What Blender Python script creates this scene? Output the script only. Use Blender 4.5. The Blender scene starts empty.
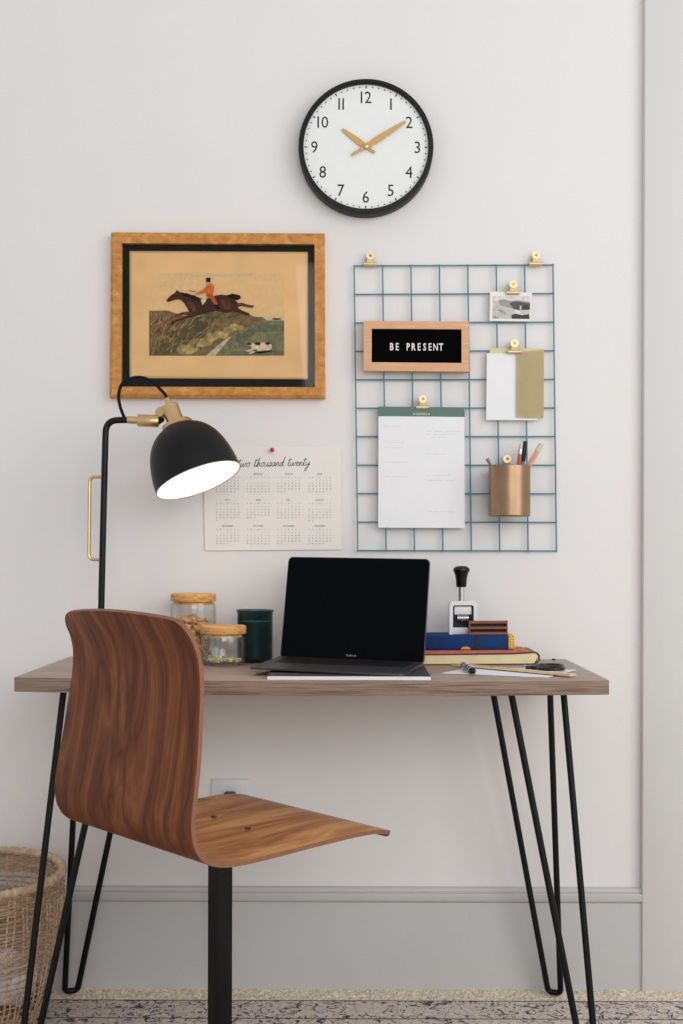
import bpy, bmesh, math, random
from mathutils import Vector, Matrix, Quaternion, noise

random.seed(7)
SC = bpy.context.scene
COL = SC.collection
PI = math.pi

# ------------------------------------------------------------------ camera
F = 1150.0            # focal length in pixels of the 1024 px tall frame
D = 2.614             # camera to back wall (wall face at y = 0, room at y < 0)
H = 0.994             # camera height
CX, CY = 348.0, 553.0
ROLL = 0.0031
cam_d = bpy.data.cameras.new('camera')
cam = bpy.data.objects.new('camera', cam_d)
COL.objects.link(cam)
cam_d.sensor_fit = 'VERTICAL'
cam_d.sensor_height = 36.0
cam_d.lens = 36.0 * F / 1024.0
cam_d.shift_x = -(CX - 341.5) / 1024.0
cam_d.shift_y = (CY - 512.0) / 1024.0
cam_d.clip_start = 0.05
cam.matrix_world = Matrix.Translation((0, -D, H)) @ Matrix.Rotation(PI / 2, 4, 'X') @ Matrix.Rotation(ROLL, 4, 'Z')
SC.camera = cam


def at(px, py, y=0.0):
    """survey helper: the point of the plane at distance y from the wall seen at a photo position"""
    a, b = px - CX, py - CY
    a, b = a + b * ROLL, b - a * ROLL
    d = D + y
    return Vector((a * d / F, y, H - b * d / F))


# ------------------------------------------------------------------ materials
def lin(c):
    return tuple((v / 255 / 12.92) if v / 255 <= 0.04045 else ((v / 255 + 0.055) / 1.055) ** 2.4 for v in c) + (1.0,)


def new_mat(name):
    m = bpy.data.materials.new(name)
    m.use_nodes = True
    nt = m.node_tree
    for n in list(nt.nodes):
        nt.nodes.remove(n)
    out = nt.nodes.new('ShaderNodeOutputMaterial')
    return m, nt, out


def N(nt, kind, **kw):
    n = nt.nodes.new(kind)
    for k, v in kw.items():
        if k in n.inputs:
            n.inputs[k].default_value = v
        else:
            setattr(n, k, v)
    return n


def pbr(name, rgb, rough=0.5, metal=0.0, spec=0.5, var=0.06, vscale=40.0, bump=0.0, bscale=200.0, coat=0.0, aniso=None):
    """principled surface with a soft procedural variation of tone"""
    m, nt, out = new_mat(name)
    p = N(nt, 'ShaderNodeBsdfPrincipled')
    p.inputs['Roughness'].default_value = rough
    p.inputs['Metallic'].default_value = metal
    p.inputs['Specular IOR Level'].default_value = spec
    p.inputs['Coat Weight'].default_value = coat
    nt.links.new(p.outputs[0], out.inputs[0])
    tc = N(nt, 'ShaderNodeTexCoord')
    nz = N(nt, 'ShaderNodeTexNoise', Scale=vscale, Detail=4.0)
    nt.links.new(tc.outputs['Object'], nz.inputs['Vector'])
    r = N(nt, 'ShaderNodeValToRGB')
    c = lin(rgb)
    r.color_ramp.elements[0].position = 0.3
    r.color_ramp.elements[1].position = 0.7
    r.color_ramp.elements[0].color = tuple(min(1, v * (1 - var)) for v in c[:3]) + (1,)
    r.color_ramp.elements[1].color = tuple(min(1, v * (1 + var)) for v in c[:3]) + (1,)
    nt.links.new(nz.outputs['Fac'], r.inputs['Fac'])
    nt.links.new(r.outputs['Color'], p.inputs['Base Color'])
    if bump:
        nb = N(nt, 'ShaderNodeTexNoise', Scale=bscale, Detail=3.0)
        nt.links.new(tc.outputs['Object'], nb.inputs['Vector'])
        b = N(nt, 'ShaderNodeBump', Strength=bump, Distance=0.002)
        nt.links.new(nb.outputs['Fac'], b.inputs['Height'])
        nt.links.new(b.outputs['Normal'], p.inputs['Normal'])
    return m


def wood(name, stops, stretch=(1, 12, 12), scale=6.0, distort=4.0, fine=0.35, rough=0.45, coat=0.0, spec=0.4, uv=False, bump=0.05, ring=None):
    """grain running along the axis whose stretch is small; stops: list of (pos, rgb)"""
    m, nt, out = new_mat(name)
    p = N(nt, 'ShaderNodeBsdfPrincipled')
    p.inputs['Roughness'].default_value = rough
    p.inputs['Coat Weight'].default_value = coat
    p.inputs['Coat Roughness'].default_value = 0.25
    p.inputs['Specular IOR Level'].default_value = spec
    nt.links.new(p.outputs[0], out.inputs[0])
    tc = N(nt, 'ShaderNodeTexCoord')
    mp = N(nt, 'ShaderNodeMapping')
    mp.inputs['Scale'].default_value = stretch
    nt.links.new(tc.outputs['UV' if uv else 'Object'], mp.inputs['Vector'])
    n1 = N(nt, 'ShaderNodeTexNoise', Scale=scale, Detail=5.0, Roughness=0.55, Distortion=distort * 0.2)
    nt.links.new(mp.outputs[0], n1.inputs['Vector'])
    # contour the noise into growth bands
    mul = N(nt, 'ShaderNodeMath', operation='MULTIPLY')
    mul.inputs[1].default_value = ring or 9.0
    nt.links.new(n1.outputs['Fac'], mul.inputs[0])
    pp = N(nt, 'ShaderNodeMath', operation='PINGPONG')
    pp.inputs[1].default_value = 1.0
    nt.links.new(mul.outputs[0], pp.inputs[0])
    n2 = N(nt, 'ShaderNodeTexNoise', Scale=scale * 9, Detail=4.0, Roughness=0.7)
    nt.links.new(mp.outputs[0], n2.inputs['Vector'])
    mx = N(nt, 'ShaderNodeMix')
    mx.data_type = 'FLOAT'
    mx.inputs[0].default_value = fine
    nt.links.new(pp.outputs[0], mx.inputs[2])
    nt.links.new(n2.outputs['Fac'], mx.inputs[3])
    r = N(nt, 'ShaderNodeValToRGB')
    el = r.color_ramp.elements
    while len(el) < len(stops):
        el.new(0.5)
    for e, (ps, c) in zip(el, stops):
        e.position = ps
        e.color = lin(c)
    nt.links.new(mx.outputs[0], r.inputs['Fac'])
    nt.links.new(r.outputs['Color'], p.inputs['Base Color'])
    b = N(nt, 'ShaderNodeBump', Strength=bump, Distance=0.001)
    nt.links.new(n2.outputs['Fac'], b.inputs['Height'])
    nt.links.new(b.outputs['Normal'], p.inputs['Normal'])
    return m


def glass(name, tint=(250, 252, 250), edge=(180, 188, 186), rough=0.02, refl=1.0):
    """thin clear glass: passes light, mirrors by Fresnel, thickens in tone at grazing angles"""
    m, nt, out = new_mat(name)
    lw = N(nt, 'ShaderNodeLayerWeight', Blend=0.5)
    r = N(nt, 'ShaderNodeValToRGB')
    r.color_ramp.elements[0].color = lin(tint)
    r.color_ramp.elements[1].color = lin(edge)
    r.color_ramp.elements[0].position = 0.5
    nt.links.new(lw.outputs['Facing'], r.inputs['Fac'])
    tr = N(nt, 'ShaderNodeBsdfTransparent')
    nt.links.new(r.outputs['Color'], tr.inputs['Color'])
    gl = N(nt, 'ShaderNodeBsdfGlossy', Roughness=rough)
    pw = N(nt, 'ShaderNodeMath', operation='POWER')
    pw.inputs[1].default_value = 3.5
    nt.links.new(lw.outputs['Facing'], pw.inputs[0])
    mu = N(nt, 'ShaderNodeMath', operation='MULTIPLY_ADD')
    mu.inputs[1].default_value = 0.5 * refl
    mu.inputs[2].default_value = 0.035 * refl
    nt.links.new(pw.outputs[0], mu.inputs[0])
    mx = N(nt, 'ShaderNodeMixShader')
    nt.links.new(mu.outputs[0], mx.inputs[0])
    nt.links.new(tr.outputs[0], mx.inputs[1])
    nt.links.new(gl.outputs[0], mx.inputs[2])
    nt.links.new(mx.outputs[0], out.inputs[0])
    return m


def glow(name, rgb, strength):
    m, nt, out = new_mat(name)
    e = N(nt, 'ShaderNodeEmission', Strength=strength)
    e.inputs['Color'].default_value = lin(rgb)
    nt.links.new(e.outputs[0], out.inputs[0])
    return m


M = {}
M['wall'] = pbr('wall_paint', (231, 229, 228), 0.85, spec=0.2, var=0.012, vscale=3.0, bump=0.08, bscale=260)
M['base_paint'] = pbr('grey_trim_paint', (199, 198, 197), 0.6, spec=0.3, var=0.015, vscale=5.0, bump=0.03)
M['trim_paint'] = pbr('casing_paint', (215, 214, 213), 0.6, spec=0.3, var=0.012, vscale=4.0, bump=0.04)
M['black_metal'] = pbr('black_metal', (10, 12, 14), 0.45, spec=0.25, var=0.1)
M['black_satin'] = pbr('black_satin', (9, 9, 10), 0.42, spec=0.3, var=0.05)
M['black_plastic'] = pbr('black_plastic', (7, 7, 8), 0.28, spec=0.35, var=0.05)
M['cord'] = pbr('cord_cloth', (15, 17, 20), 0.8, spec=0.2, var=0.15, vscale=900)
M['brass'] = pbr('brass', (220, 188, 136), 0.33, metal=1.0, var=0.05)
M['antique_brass'] = pbr('antique_brass', (162, 134, 106), 0.36, metal=1.0, var=0.08, vscale=30)
M['gold_clip'] = pbr('gold_clip', (226, 204, 158), 0.46, metal=0.8, var=0.04)
M['steel'] = pbr('steel', (200, 200, 202), 0.25, metal=1.0, var=0.04)
M['dial'] = pbr('dial_white', (236, 238, 237), 0.7, spec=0.2, var=0.01)
M['ink'] = pbr('ink_grey', (52, 56, 58), 0.7, spec=0.1, var=0.05)
M['ink_light'] = pbr('ink_pale', (221, 222, 226), 0.8, spec=0.1, var=0.03)
M['hand_gold'] = pbr('hand_gold', (200, 160, 98), 0.45, metal=0.35, var=0.05)
M['teal_wire'] = pbr('teal_wire', (88, 138, 152), 0.5, spec=0.4, var=0.08)
M['felt'] = pbr('black_felt', (9, 9, 10), 0.95, spec=0.05, var=0.2, vscale=600)
M['letter_white'] = pbr('letter_white', (236, 226, 224), 0.5, var=0.02)
M['paper'] = pbr('white_paper', (238, 239, 242), 0.85, spec=0.1, var=0.01)
M['paper_warm'] = pbr('warm_paper', (238, 233, 227), 0.9, spec=0.1, var=0.015, vscale=12)
M['paper_edge'] = pbr('page_edges', (238, 222, 180), 0.9, spec=0.1, var=0.1, vscale=20)
M['green_band'] = pbr('green_binding', (100, 126, 118), 0.7, spec=0.2, var=0.03)
M['gold_letter'] = pbr('gold_foil', (232, 220, 180), 0.6, metal=0.0, var=0.05)
M['gold_card'] = pbr('gold_card', (220, 205, 162), 0.6, metal=0.0, var=0.04, vscale=18)
M['red_pin'] = pbr('red_pin', (196, 42, 30), 0.3, var=0.03)
M['mat_black'] = pbr('black_mat', (4, 5, 6), 0.7, spec=0.08, var=0.2)
M['mat_gold'] = pbr('gold_line', (196, 156, 92), 0.45, metal=0.4, var=0.1)
M['print_paper'] = pbr('aged_print_paper', (228, 184, 130), 0.9, spec=0.1, var=0.07, vscale=14)
M['pic_glass'] = glass('picture_glass', (255, 255, 255), (245, 245, 245), 0.03, 0.35)
M['jar_glass'] = glass('jar_glass', (254, 255, 254), (226, 230, 228), 0.015, 1.3)
M['green_glass'] = glass('green_glass', (162, 186, 188), (112, 140, 144), 0.03, 0.8)
M['wax'] = pbr('candle_wax', (176, 190, 186), 0.6, var=0.05)
M['screen'] = pbr('screen_glass', (3, 5, 8), 0.1, spec=0.06, var=0.1, vscale=8)
M['space_grey'] = pbr('space_grey', (98, 96, 98), 0.42, metal=0.85, var=0.03)
M['keys'] = pbr('keys', (12, 12, 13), 0.5, var=0.05)
M['logo_grey'] = pbr('logo_grey', (150, 150, 150), 0.5, var=0.02)
M['dark_cover'] = pbr('dark_cover', (52, 48, 46), 0.55, var=0.08)
M['blue_cloth'] = pbr('blue_cloth', (24, 56, 108), 0.75, spec=0.2, var=0.12, vscale=120, bump=0.1, bscale=900)
M['navy_band'] = pbr('navy_band', (18, 30, 52), 0.7, var=0.1)
M['yellow_print'] = pbr('yellow_print', (236, 190, 62), 0.7, var=0.05)
M['orange_print'] = pbr('orange_print', (226, 160, 60), 0.7, var=0.05)
M['ink_black'] = pbr('ink_black', (20, 20, 20), 0.7, var=0.05)
M['salmon'] = pbr('salmon_leather', (190, 104, 86), 0.6, var=0.12, vscale=60)
M['leather'] = pbr('brown_leather', (118, 74, 44), 0.5, var=0.2, vscale=50, bump=0.1)
M['dark_leather'] = pbr('dark_leather', (74, 52, 40), 0.55, var=0.2, vscale=50)
M['white_enamel'] = pbr('white_enamel', (232, 232, 234), 0.3, spec=0.5, var=0.02)
M['copper_red'] = pbr('pencil_red', (190, 108, 70), 0.45, var=0.08)
M['pink_wood'] = pbr('pink_wood', (222, 160, 120), 0.6, var=0.1, vscale=120)
M['teal_pen'] = pbr('teal_pen', (108, 146, 152), 0.4, var=0.05)
M['eraser'] = pbr('eraser', (214, 200, 186), 0.8, var=0.06)
M['grey_metal'] = pbr('dull_grey_metal', (140, 124, 116), 0.4, metal=0.6, var=0.1)
M['outlet_white'] = pbr('outlet_plastic', (222, 224, 230), 0.4, var=0.01)
M['herbs'] = pbr('gold_green_bits', (226, 208, 150), 0.5, var=0.5, vscale=110)
M['nuggets'] = pbr('brown_nuggets', (222, 172, 116), 0.75, var=0.3, vscale=120)
M['wicker'] = pbr('wicker', (198, 170, 140), 0.75, var=0.28, vscale=70, bump=0.2, bscale=500)
M['wicker_dark'] = pbr('wicker_band', (172, 142, 112), 0.8, var=0.35, vscale=90, bump=0.3, bscale=500)
M['crumple'] = pbr('crumpled_paper', (236, 236, 242), 0.9, var=0.03)
M['lamp_inside'] = pbr('lamp_inside', (250, 244, 236), 0.6, var=0.01)
M['bulb'] = glow('bulb_light', (255, 238, 224), 10.0)

M['frame_wood'] = wood('gilt_frame_wood', [(0.22, (124, 72, 30)), (0.36, (186, 122, 54)), (0.62, (206, 144, 72)), (0.8, (232, 194, 144))], (16, 16, 24), 3.0, 3, 0.65, 0.5, ring=3)
M['oak'] = wood('oak_frame', [(0.0, (206, 156, 116)), (0.5, (222, 176, 138)), (1.0, (232, 190, 152))], (3, 30, 30), 4.0, 2, 0.4, 0.55, ring=4)
M['acacia'] = wood('lid_wood', [(0.0, (160, 100, 48)), (0.35, (206, 148, 84)), (0.7, (222, 168, 104)), (1.0, (232, 184, 124))], (8, 30, 60), 2.0, 2, 0.25, 0.5, ring=6)
M['desk_top'] = wood('desk_laminate', [(0.0, (128, 108, 94)), (0.4, (156, 136, 121)), (0.7, (170, 150, 135)), (1.0, (184, 165, 150))], (2.2, 45, 45), 2.2, 2, 0.5, 0.4, spec=0.5, ring=5)  # lighter than the edge: reflected light on the top put into the colour
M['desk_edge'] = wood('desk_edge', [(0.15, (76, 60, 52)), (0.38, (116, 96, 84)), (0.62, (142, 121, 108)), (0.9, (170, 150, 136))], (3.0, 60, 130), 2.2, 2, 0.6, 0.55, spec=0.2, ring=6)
M['stamp_wood'] = wood('stamp_wood', [(0.0, (112, 62, 44)), (0.5, (146, 88, 64)), (1.0, (170, 112, 84))], (6, 60, 60), 3, 2, 0.4, 0.5, ring=4)
M['ruler_wood'] = wood('ruler_wood', [(0.0, (222, 190, 148)), (0.5, (236, 208, 170)), (1.0, (244, 222, 188))], (6, 60, 60), 3, 2, 0.4, 0.55, ring=4)
M['ply_edge'] = pbr('ply_edge', (138, 92, 66), 0.55, var=0.1, vscale=60)
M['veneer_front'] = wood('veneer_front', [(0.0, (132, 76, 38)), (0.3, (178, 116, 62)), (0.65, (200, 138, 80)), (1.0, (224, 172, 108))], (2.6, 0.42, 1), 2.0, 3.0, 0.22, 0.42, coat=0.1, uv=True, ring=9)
M['veneer_back_shaded'] = wood('veneer_back_shaded', [(0.12, (80, 40, 22)), (0.38, (108, 59, 33)), (0.68, (122, 70, 39)), (0.95, (150, 94, 56))], (2.0, 0.42, 1), 1.5, 5.0, 0.4, 0.45, coat=0.0, spec=0.2, uv=True, ring=13)  # darker than the front veneer: shade on the back put into its colour


# ------------------------------------------------------------------ mesh helpers
def V(*a):
    return Vector(a)


def box(bm, c, s, rot=None, mi=0):
    r = bmesh.ops.create_cube(bm, size=1.0)
    mt = Matrix.Translation(c) @ (rot or Matrix.Identity(4)) @ Matrix.Diagonal((s[0], s[1], s[2], 1))
    bmesh.ops.transform(bm, matrix=mt, verts=r['verts'])
    fs = set()
    for v in r['verts']:
        fs.update(v.link_faces)
    for f in fs:
        f.material_index = mi
    return r['verts']


def bevel_all(bm, w, seg=2, angle=30):
    es = [e for e in bm.edges if len(e.link_faces) == 2 and e.calc_face_angle(0) > math.radians(angle)]
    if es:
        bmesh.ops.bevel(bm, geom=es, offset=w, segments=seg, profile=0.5, affect='EDGES', clamp_overlap=True)


def frame_axes(t):
    t = t.normalized()
    a = Vector((0, 0, 1)) if abs(t.z) < 0.9 else Vector((1, 0, 0))
    u = t.cross(a).normalized()
    return u, t.cross(u).normalized()


def tube(bm, pts, r, n=8, closed=False, caps=True, mi=0):
    """sweep a circle (radius r, or one radius per point) along pts"""
    pts = [Vector(p) for p in pts]
    m = len(pts)
    rs = r if isinstance(r, (list, tuple)) else [r] * m
    rings = []
    u = None
    for i, p in enumerate(pts):
        if closed:
            t = (pts[(i + 1) % m] - pts[i - 1]).normalized()
        else:
            t = (pts[min(i + 1, m - 1)] - pts[max(i - 1, 0)]).normalized()
        if u is None:
            u, w = frame_axes(t)
        else:
            u = (u - t * u.dot(t)).normalized()
            w = t.cross(u).normalized()
        rings.append([bm.verts.new(p + (u * math.cos(2 * PI * k / n) + w * math.sin(2 * PI * k / n)) * rs[i]) for k in range(n)])
    for i in range(m if closed else m - 1):
        a, b = rings[i], rings[(i + 1) % m]
        for k in range(n):
            try:
                f = bm.faces.new((a[k], a[(k + 1) % n], b[(k + 1) % n], b[k]))
                f.material_index = mi
                f.smooth = True
            except ValueError:
                pass
    if caps and not closed:
        bm.faces.new(list(reversed(rings[0]))).material_index = mi
        bm.faces.new(rings[-1]).material_index = mi


def smooth_path(pts, sub=6):
    """Catmull-Rom through pts"""
    pts = [Vector(p) for p in pts]
    out = []
    for i in range(len(pts) - 1):
        p0, p1, p2, p3 = pts[max(i - 1, 0)], pts[i], pts[i + 1], pts[min(i + 2, len(pts) - 1)]
        for k in range(sub):
            t = k / sub
            out.append(0.5 * ((2 * p1) + (p2 - p0) * t + (2 * p0 - 5 * p1 + 4 * p2 - p3) * t * t + (3 * p1 - p0 - 3 * p2 + p3) * t ** 3))
    out.append(pts[-1].copy())
    return out


def round_path(pts, r, seg=6):
    """polyline with rounded corners"""
    pts = [Vector(p) for p in pts]
    out = [pts[0]]
    for i in range(1, len(pts) - 1):
        a, b, c = pts[i - 1], pts[i], pts[i + 1]
        p, q = b + (a - b).normalized() * r, b + (c - b).normalized() * r
        for k in range(seg + 1):
            t = k / seg
            out.append(p * (1 - t) ** 2 + b * 2 * t * (1 - t) + q * t * t)
    out.append(pts[-1])
    return out


def lathe(bm, prof, o=(0, 0, 0), axis=(0, 0, 1), n=40, mi=0):
    """prof: (radius, height along axis) from one end to the other; r = 0 closes"""
    o = Vector(o)
    ax = Vector(axis).normalized()
    q = Vector((0, 0, 1)).rotation_difference(ax)
    u, w = q @ Vector((1, 0, 0)), q @ Vector((0, 1, 0))
    prev = None
    for r, h in prof:
        if r < 1e-6:
            cur = [bm.verts.new(o + ax * h)]
        else:
            cur = [bm.verts.new(o + ax * h + (u * math.cos(2 * PI * k / n) + w * math.sin(2 * PI * k / n)) * r) for k in range(n)]
        if prev is not None:
            for k in range(n):
                k2 = (k + 1) % n
                if len(prev) == 1 and len(cur) > 1:
                    f = bm.faces.new((prev[0], cur[k2], cur[k]))
                elif len(cur) == 1 and len(prev) > 1:
                    f = bm.faces.new((prev[k], prev[k2], cur[0]))
                elif len(prev) > 1:
                    f = bm.faces.new((prev[k], prev[k2], cur[k2], cur[k]))
                else:
                    continue
                f.material_index = mi
        prev = cur


def poly(bm, pts, mi=0):
    f = bm.faces.new([bm.verts.new(Vector(p)) for p in pts])
    f.material_index = mi
    return f


def slab(bm, pts, off, mi=0):
    """closed prism: polygon pts and its copy moved by off"""
    a = [bm.verts.new(Vector(p)) for p in pts]
    b = [bm.verts.new(Vector(p) + Vector(off)) for p in pts]
    n = len(pts)
    fs = [bm.faces.new(a), bm.faces.new(list(reversed(b)))]
    for k in range(n):
        fs.append(bm.faces.new((a[k], b[k], b[(k + 1) % n], a[(k + 1) % n])))
    for f in fs:
        f.material_index = mi


_glyph = {}


def glyph(ch, bold=0.0):
    key = ch
    ch = ch[0]
    if bold:
        key = ch + 'b'
    if key in _glyph:
        return _glyph[key]
    cu = bpy.data.curves.new('glyph', 'FONT')
    cu.body = ch
    cu.size = 1.0
    cu.resolution_u = 2
    cu.offset = bold
    o = bpy.data.objects.new('glyph', cu)
    COL.objects.link(o)
    dg = bpy.context.evaluated_depsgraph_get()
    dg.update()
    me = o.evaluated_get(dg).to_mesh()
    vs = [v.co.copy() for v in me.vertices]
    fs = [tuple(p.vertices) for p in me.polygons]
    o.evaluated_get(dg).to_mesh_clear()
    bpy.data.objects.remove(o)
    bpy.data.curves.remove(cu)
    if vs:
        x0, x1 = min(v.x for v in vs), max(v.x for v in vs)
        vs = [Vector((v.x - x0, v.y)) for v in vs]
        _glyph[key] = (vs, fs, x1 - x0)
    else:
        _glyph[key] = ([], [], 0.3)
    return _glyph[key]


CAP = max(v.y for v in glyph('H')[0])


def write(bm, s, h, o, right=(1, 0, 0), up=(0, 0, 1), gap=0.09, sx=1.0, align='c', pitch=None, mi=0, bold=0.0):
    """printed characters of cap height h on the baseline through o"""
    k = h / CAP
    right, up = Vector(right), Vector(up)
    xs, x = [], 0.0
    for ch in s:
        w = glyph(ch, bold)[2]
        if pitch:
            xs.append(x + (pitch / k / sx - w) / 2)
            x += pitch / k / sx
        else:
            xs.append(x)
            x += w + gap
    tot = x - (0 if pitch else gap)
    off = {'c': -tot / 2, 'l': 0, 'r': -tot}[align]
    for ch, x0 in zip(s, xs):
        vs, fs, w = glyph(ch, bold)
        nv = [bm.verts.new(Vector(o) + right * ((v.x + x0 + off) * k * sx) + up * (v.y * k)) for v in vs]
        for f in fs:
            try:
                bm.faces.new([nv[i] for i in f]).material_index = mi
            except ValueError:
                pass


def wloc(o):
    m = Matrix.Identity(4)
    while o is not None:
        m = o.matrix_basis @ m
        o = o.parent
    return m


def obj(name, bm, mat, parent=None, local=False, smooth=35, label=None):
    """ONE mesh object; world-space geometry is moved into the parent's frame unless local"""
    bmesh.ops.recalc_face_normals(bm, faces=bm.faces)
    if parent is not None and not local:
        bmesh.ops.transform(bm, matrix=wloc(parent).inverted(), verts=bm.verts)
    me = bpy.data.meshes.new(name)
    bm.to_mesh(me)
    bm.free()
    for m in (mat if isinstance(mat, (list, tuple)) else [mat]):
        me.materials.append(m)
    if smooth:
        me.shade_smooth()
        me.set_sharp_from_angle(angle=math.radians(smooth))
    o = bpy.data.objects.new(name, me)
    COL.objects.link(o)
    if parent is not None:
        o.parent = parent
    if label:
        o['label'] = label
    return o


def thing(name, label, cat, loc=(0, 0, 0), rotz=0.0, group=None, kind=None):
    o = bpy.data.objects.new(name, None)
    o.empty_display_size = 0.03
    COL.objects.link(o)
    o.location = loc
    o.rotation_euler = (0, 0, rotz)
    tag(o, label, cat, group, kind)
    return o


def tag(o, label, cat, group=None, kind=None):
    o['label'] = label
    o['category'] = cat
    if group:
        o['group'] = group
    if kind:
        o['kind'] = kind
    return o


def dup(root, loc, label):
    r = root.copy()
    COL.objects.link(r)
    r.location = loc
    r['label'] = label
    for ch in list(root.children):
        c = ch.copy()
        COL.objects.link(c)
        c.parent = r
        for g in ch.children:
            d = g.copy()
            COL.objects.link(d)
            d.parent = c
    return r


def B():
    return bmesh.new()


# ------------------------------------------------------------------ the room
def struct(name, bm, mat, smooth=30):
    o = obj(name, bm, mat, None, smooth=smooth)
    o['kind'] = 'structure'
    return o


TRX = at(643.5, 553, -0.022).x
b = B()
box(b, (0, 0.05, 1.35), (6.0, 0.1, 2.7))
struct('wall_back', b, M['wall'])

# carpet: looped beige pile, thickly sampled along the strip the photo shows
b = B()
nx, ny = 520, 44
x0, x1, y0, y1 = -1.0, 1.0, -0.13, 0.0
gv = []
for j in range(ny + 1):
    row = []
    for i in range(nx + 1):
        x, y = x0 + (x1 - x0) * i / nx, y0 + (y1 - y0) * j / ny
        z = 0.0075 + 0.0042 * noise.noise((x * 170, y * 170, 0)) + 0.002 * noise.noise((x * 60, y * 60, 3))
        row.append(b.verts.new((x, y, z)))
    gv.append(row)
for j in range(ny):
    for i in range(nx):
        b.faces.new((gv[j][i], gv[j][i + 1], gv[j + 1][i + 1], gv[j + 1][i]))
poly(b, [(-3, -4, 0.0), (3, -4, 0.0), (3, 0, 0.0), (-3, 0, 0.0)])


def carpet_mat():
    m, nt, out = new_mat('beige_carpet')
    p = N(nt, 'ShaderNodeBsdfPrincipled', Roughness=0.95)
    p.inputs['Specular IOR Level'].default_value = 0.1
    nt.links.new(p.outputs[0], out.inputs[0])
    tc = N(nt, 'ShaderNodeTexCoord')
    nz = N(nt, 'ShaderNodeTexNoise', Scale=190.0, Detail=3.0, Roughness=0.7)
    nt.links.new(tc.outputs['Object'], nz.inputs['Vector'])
    r = N(nt, 'ShaderNodeValToRGB')
    el = r.color_ramp.elements
    el.new(0.5)
    for e, (ps, c) in zip(el, [(0.28, (158, 142, 120)), (0.5, (226, 212, 190)), (0.72, (248, 240, 224))]):
        e.position = ps
        e.color = lin(c)
    nt.links.new(nz.outputs['Fac'], r.inputs['Fac'])
    nt.links.new(r.outputs['Color'], p.inputs['Base Color'])
    bp = N(nt, 'ShaderNodeBump', Strength=0.4, Distance=0.004)
    nt.links.new(nz.outputs['Fac'], bp.inputs['Height'])
    nt.links.new(bp.outputs['Normal'], p.inputs['Normal'])
    return m


struct('floor', b, carpet_mat())

# baseboard with a stepped cap moulding, run along x
zt = at(348, 886, 0).z
prof = [(0, 0), (-0.014, 0), (-0.014, zt - 0.0335), (-0.011, zt - 0.0325), (-0.011, zt - 0.0295), (-0.0185, zt - 0.0285), (-0.0205, zt - 0.024),
        (-0.0205, zt - 0.0135), (-0.0185, zt - 0.0115), (-0.0125, zt - 0.0105), (-0.0125, zt - 0.0085), (-0.014, zt - 0.0075), (-0.012, zt - 0.002), (-0.006, zt), (0, zt)]
b = B()
slab(b, [(-3, y, z) for y, z in prof], (3 + TRX, 0, 0))
struct('baseboard_back', b, M['base_paint'], 25)

# flat door casing at the right
b = B()
box(b, (TRX + 0.11, -0.011, 1.35), (0.22, 0.022, 2.7))
bevel_all(b, 0.003, 2)
struct('trim_1', b, M['trim_paint'])

# vintage rug over the carpet
RZ = 0.013


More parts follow.
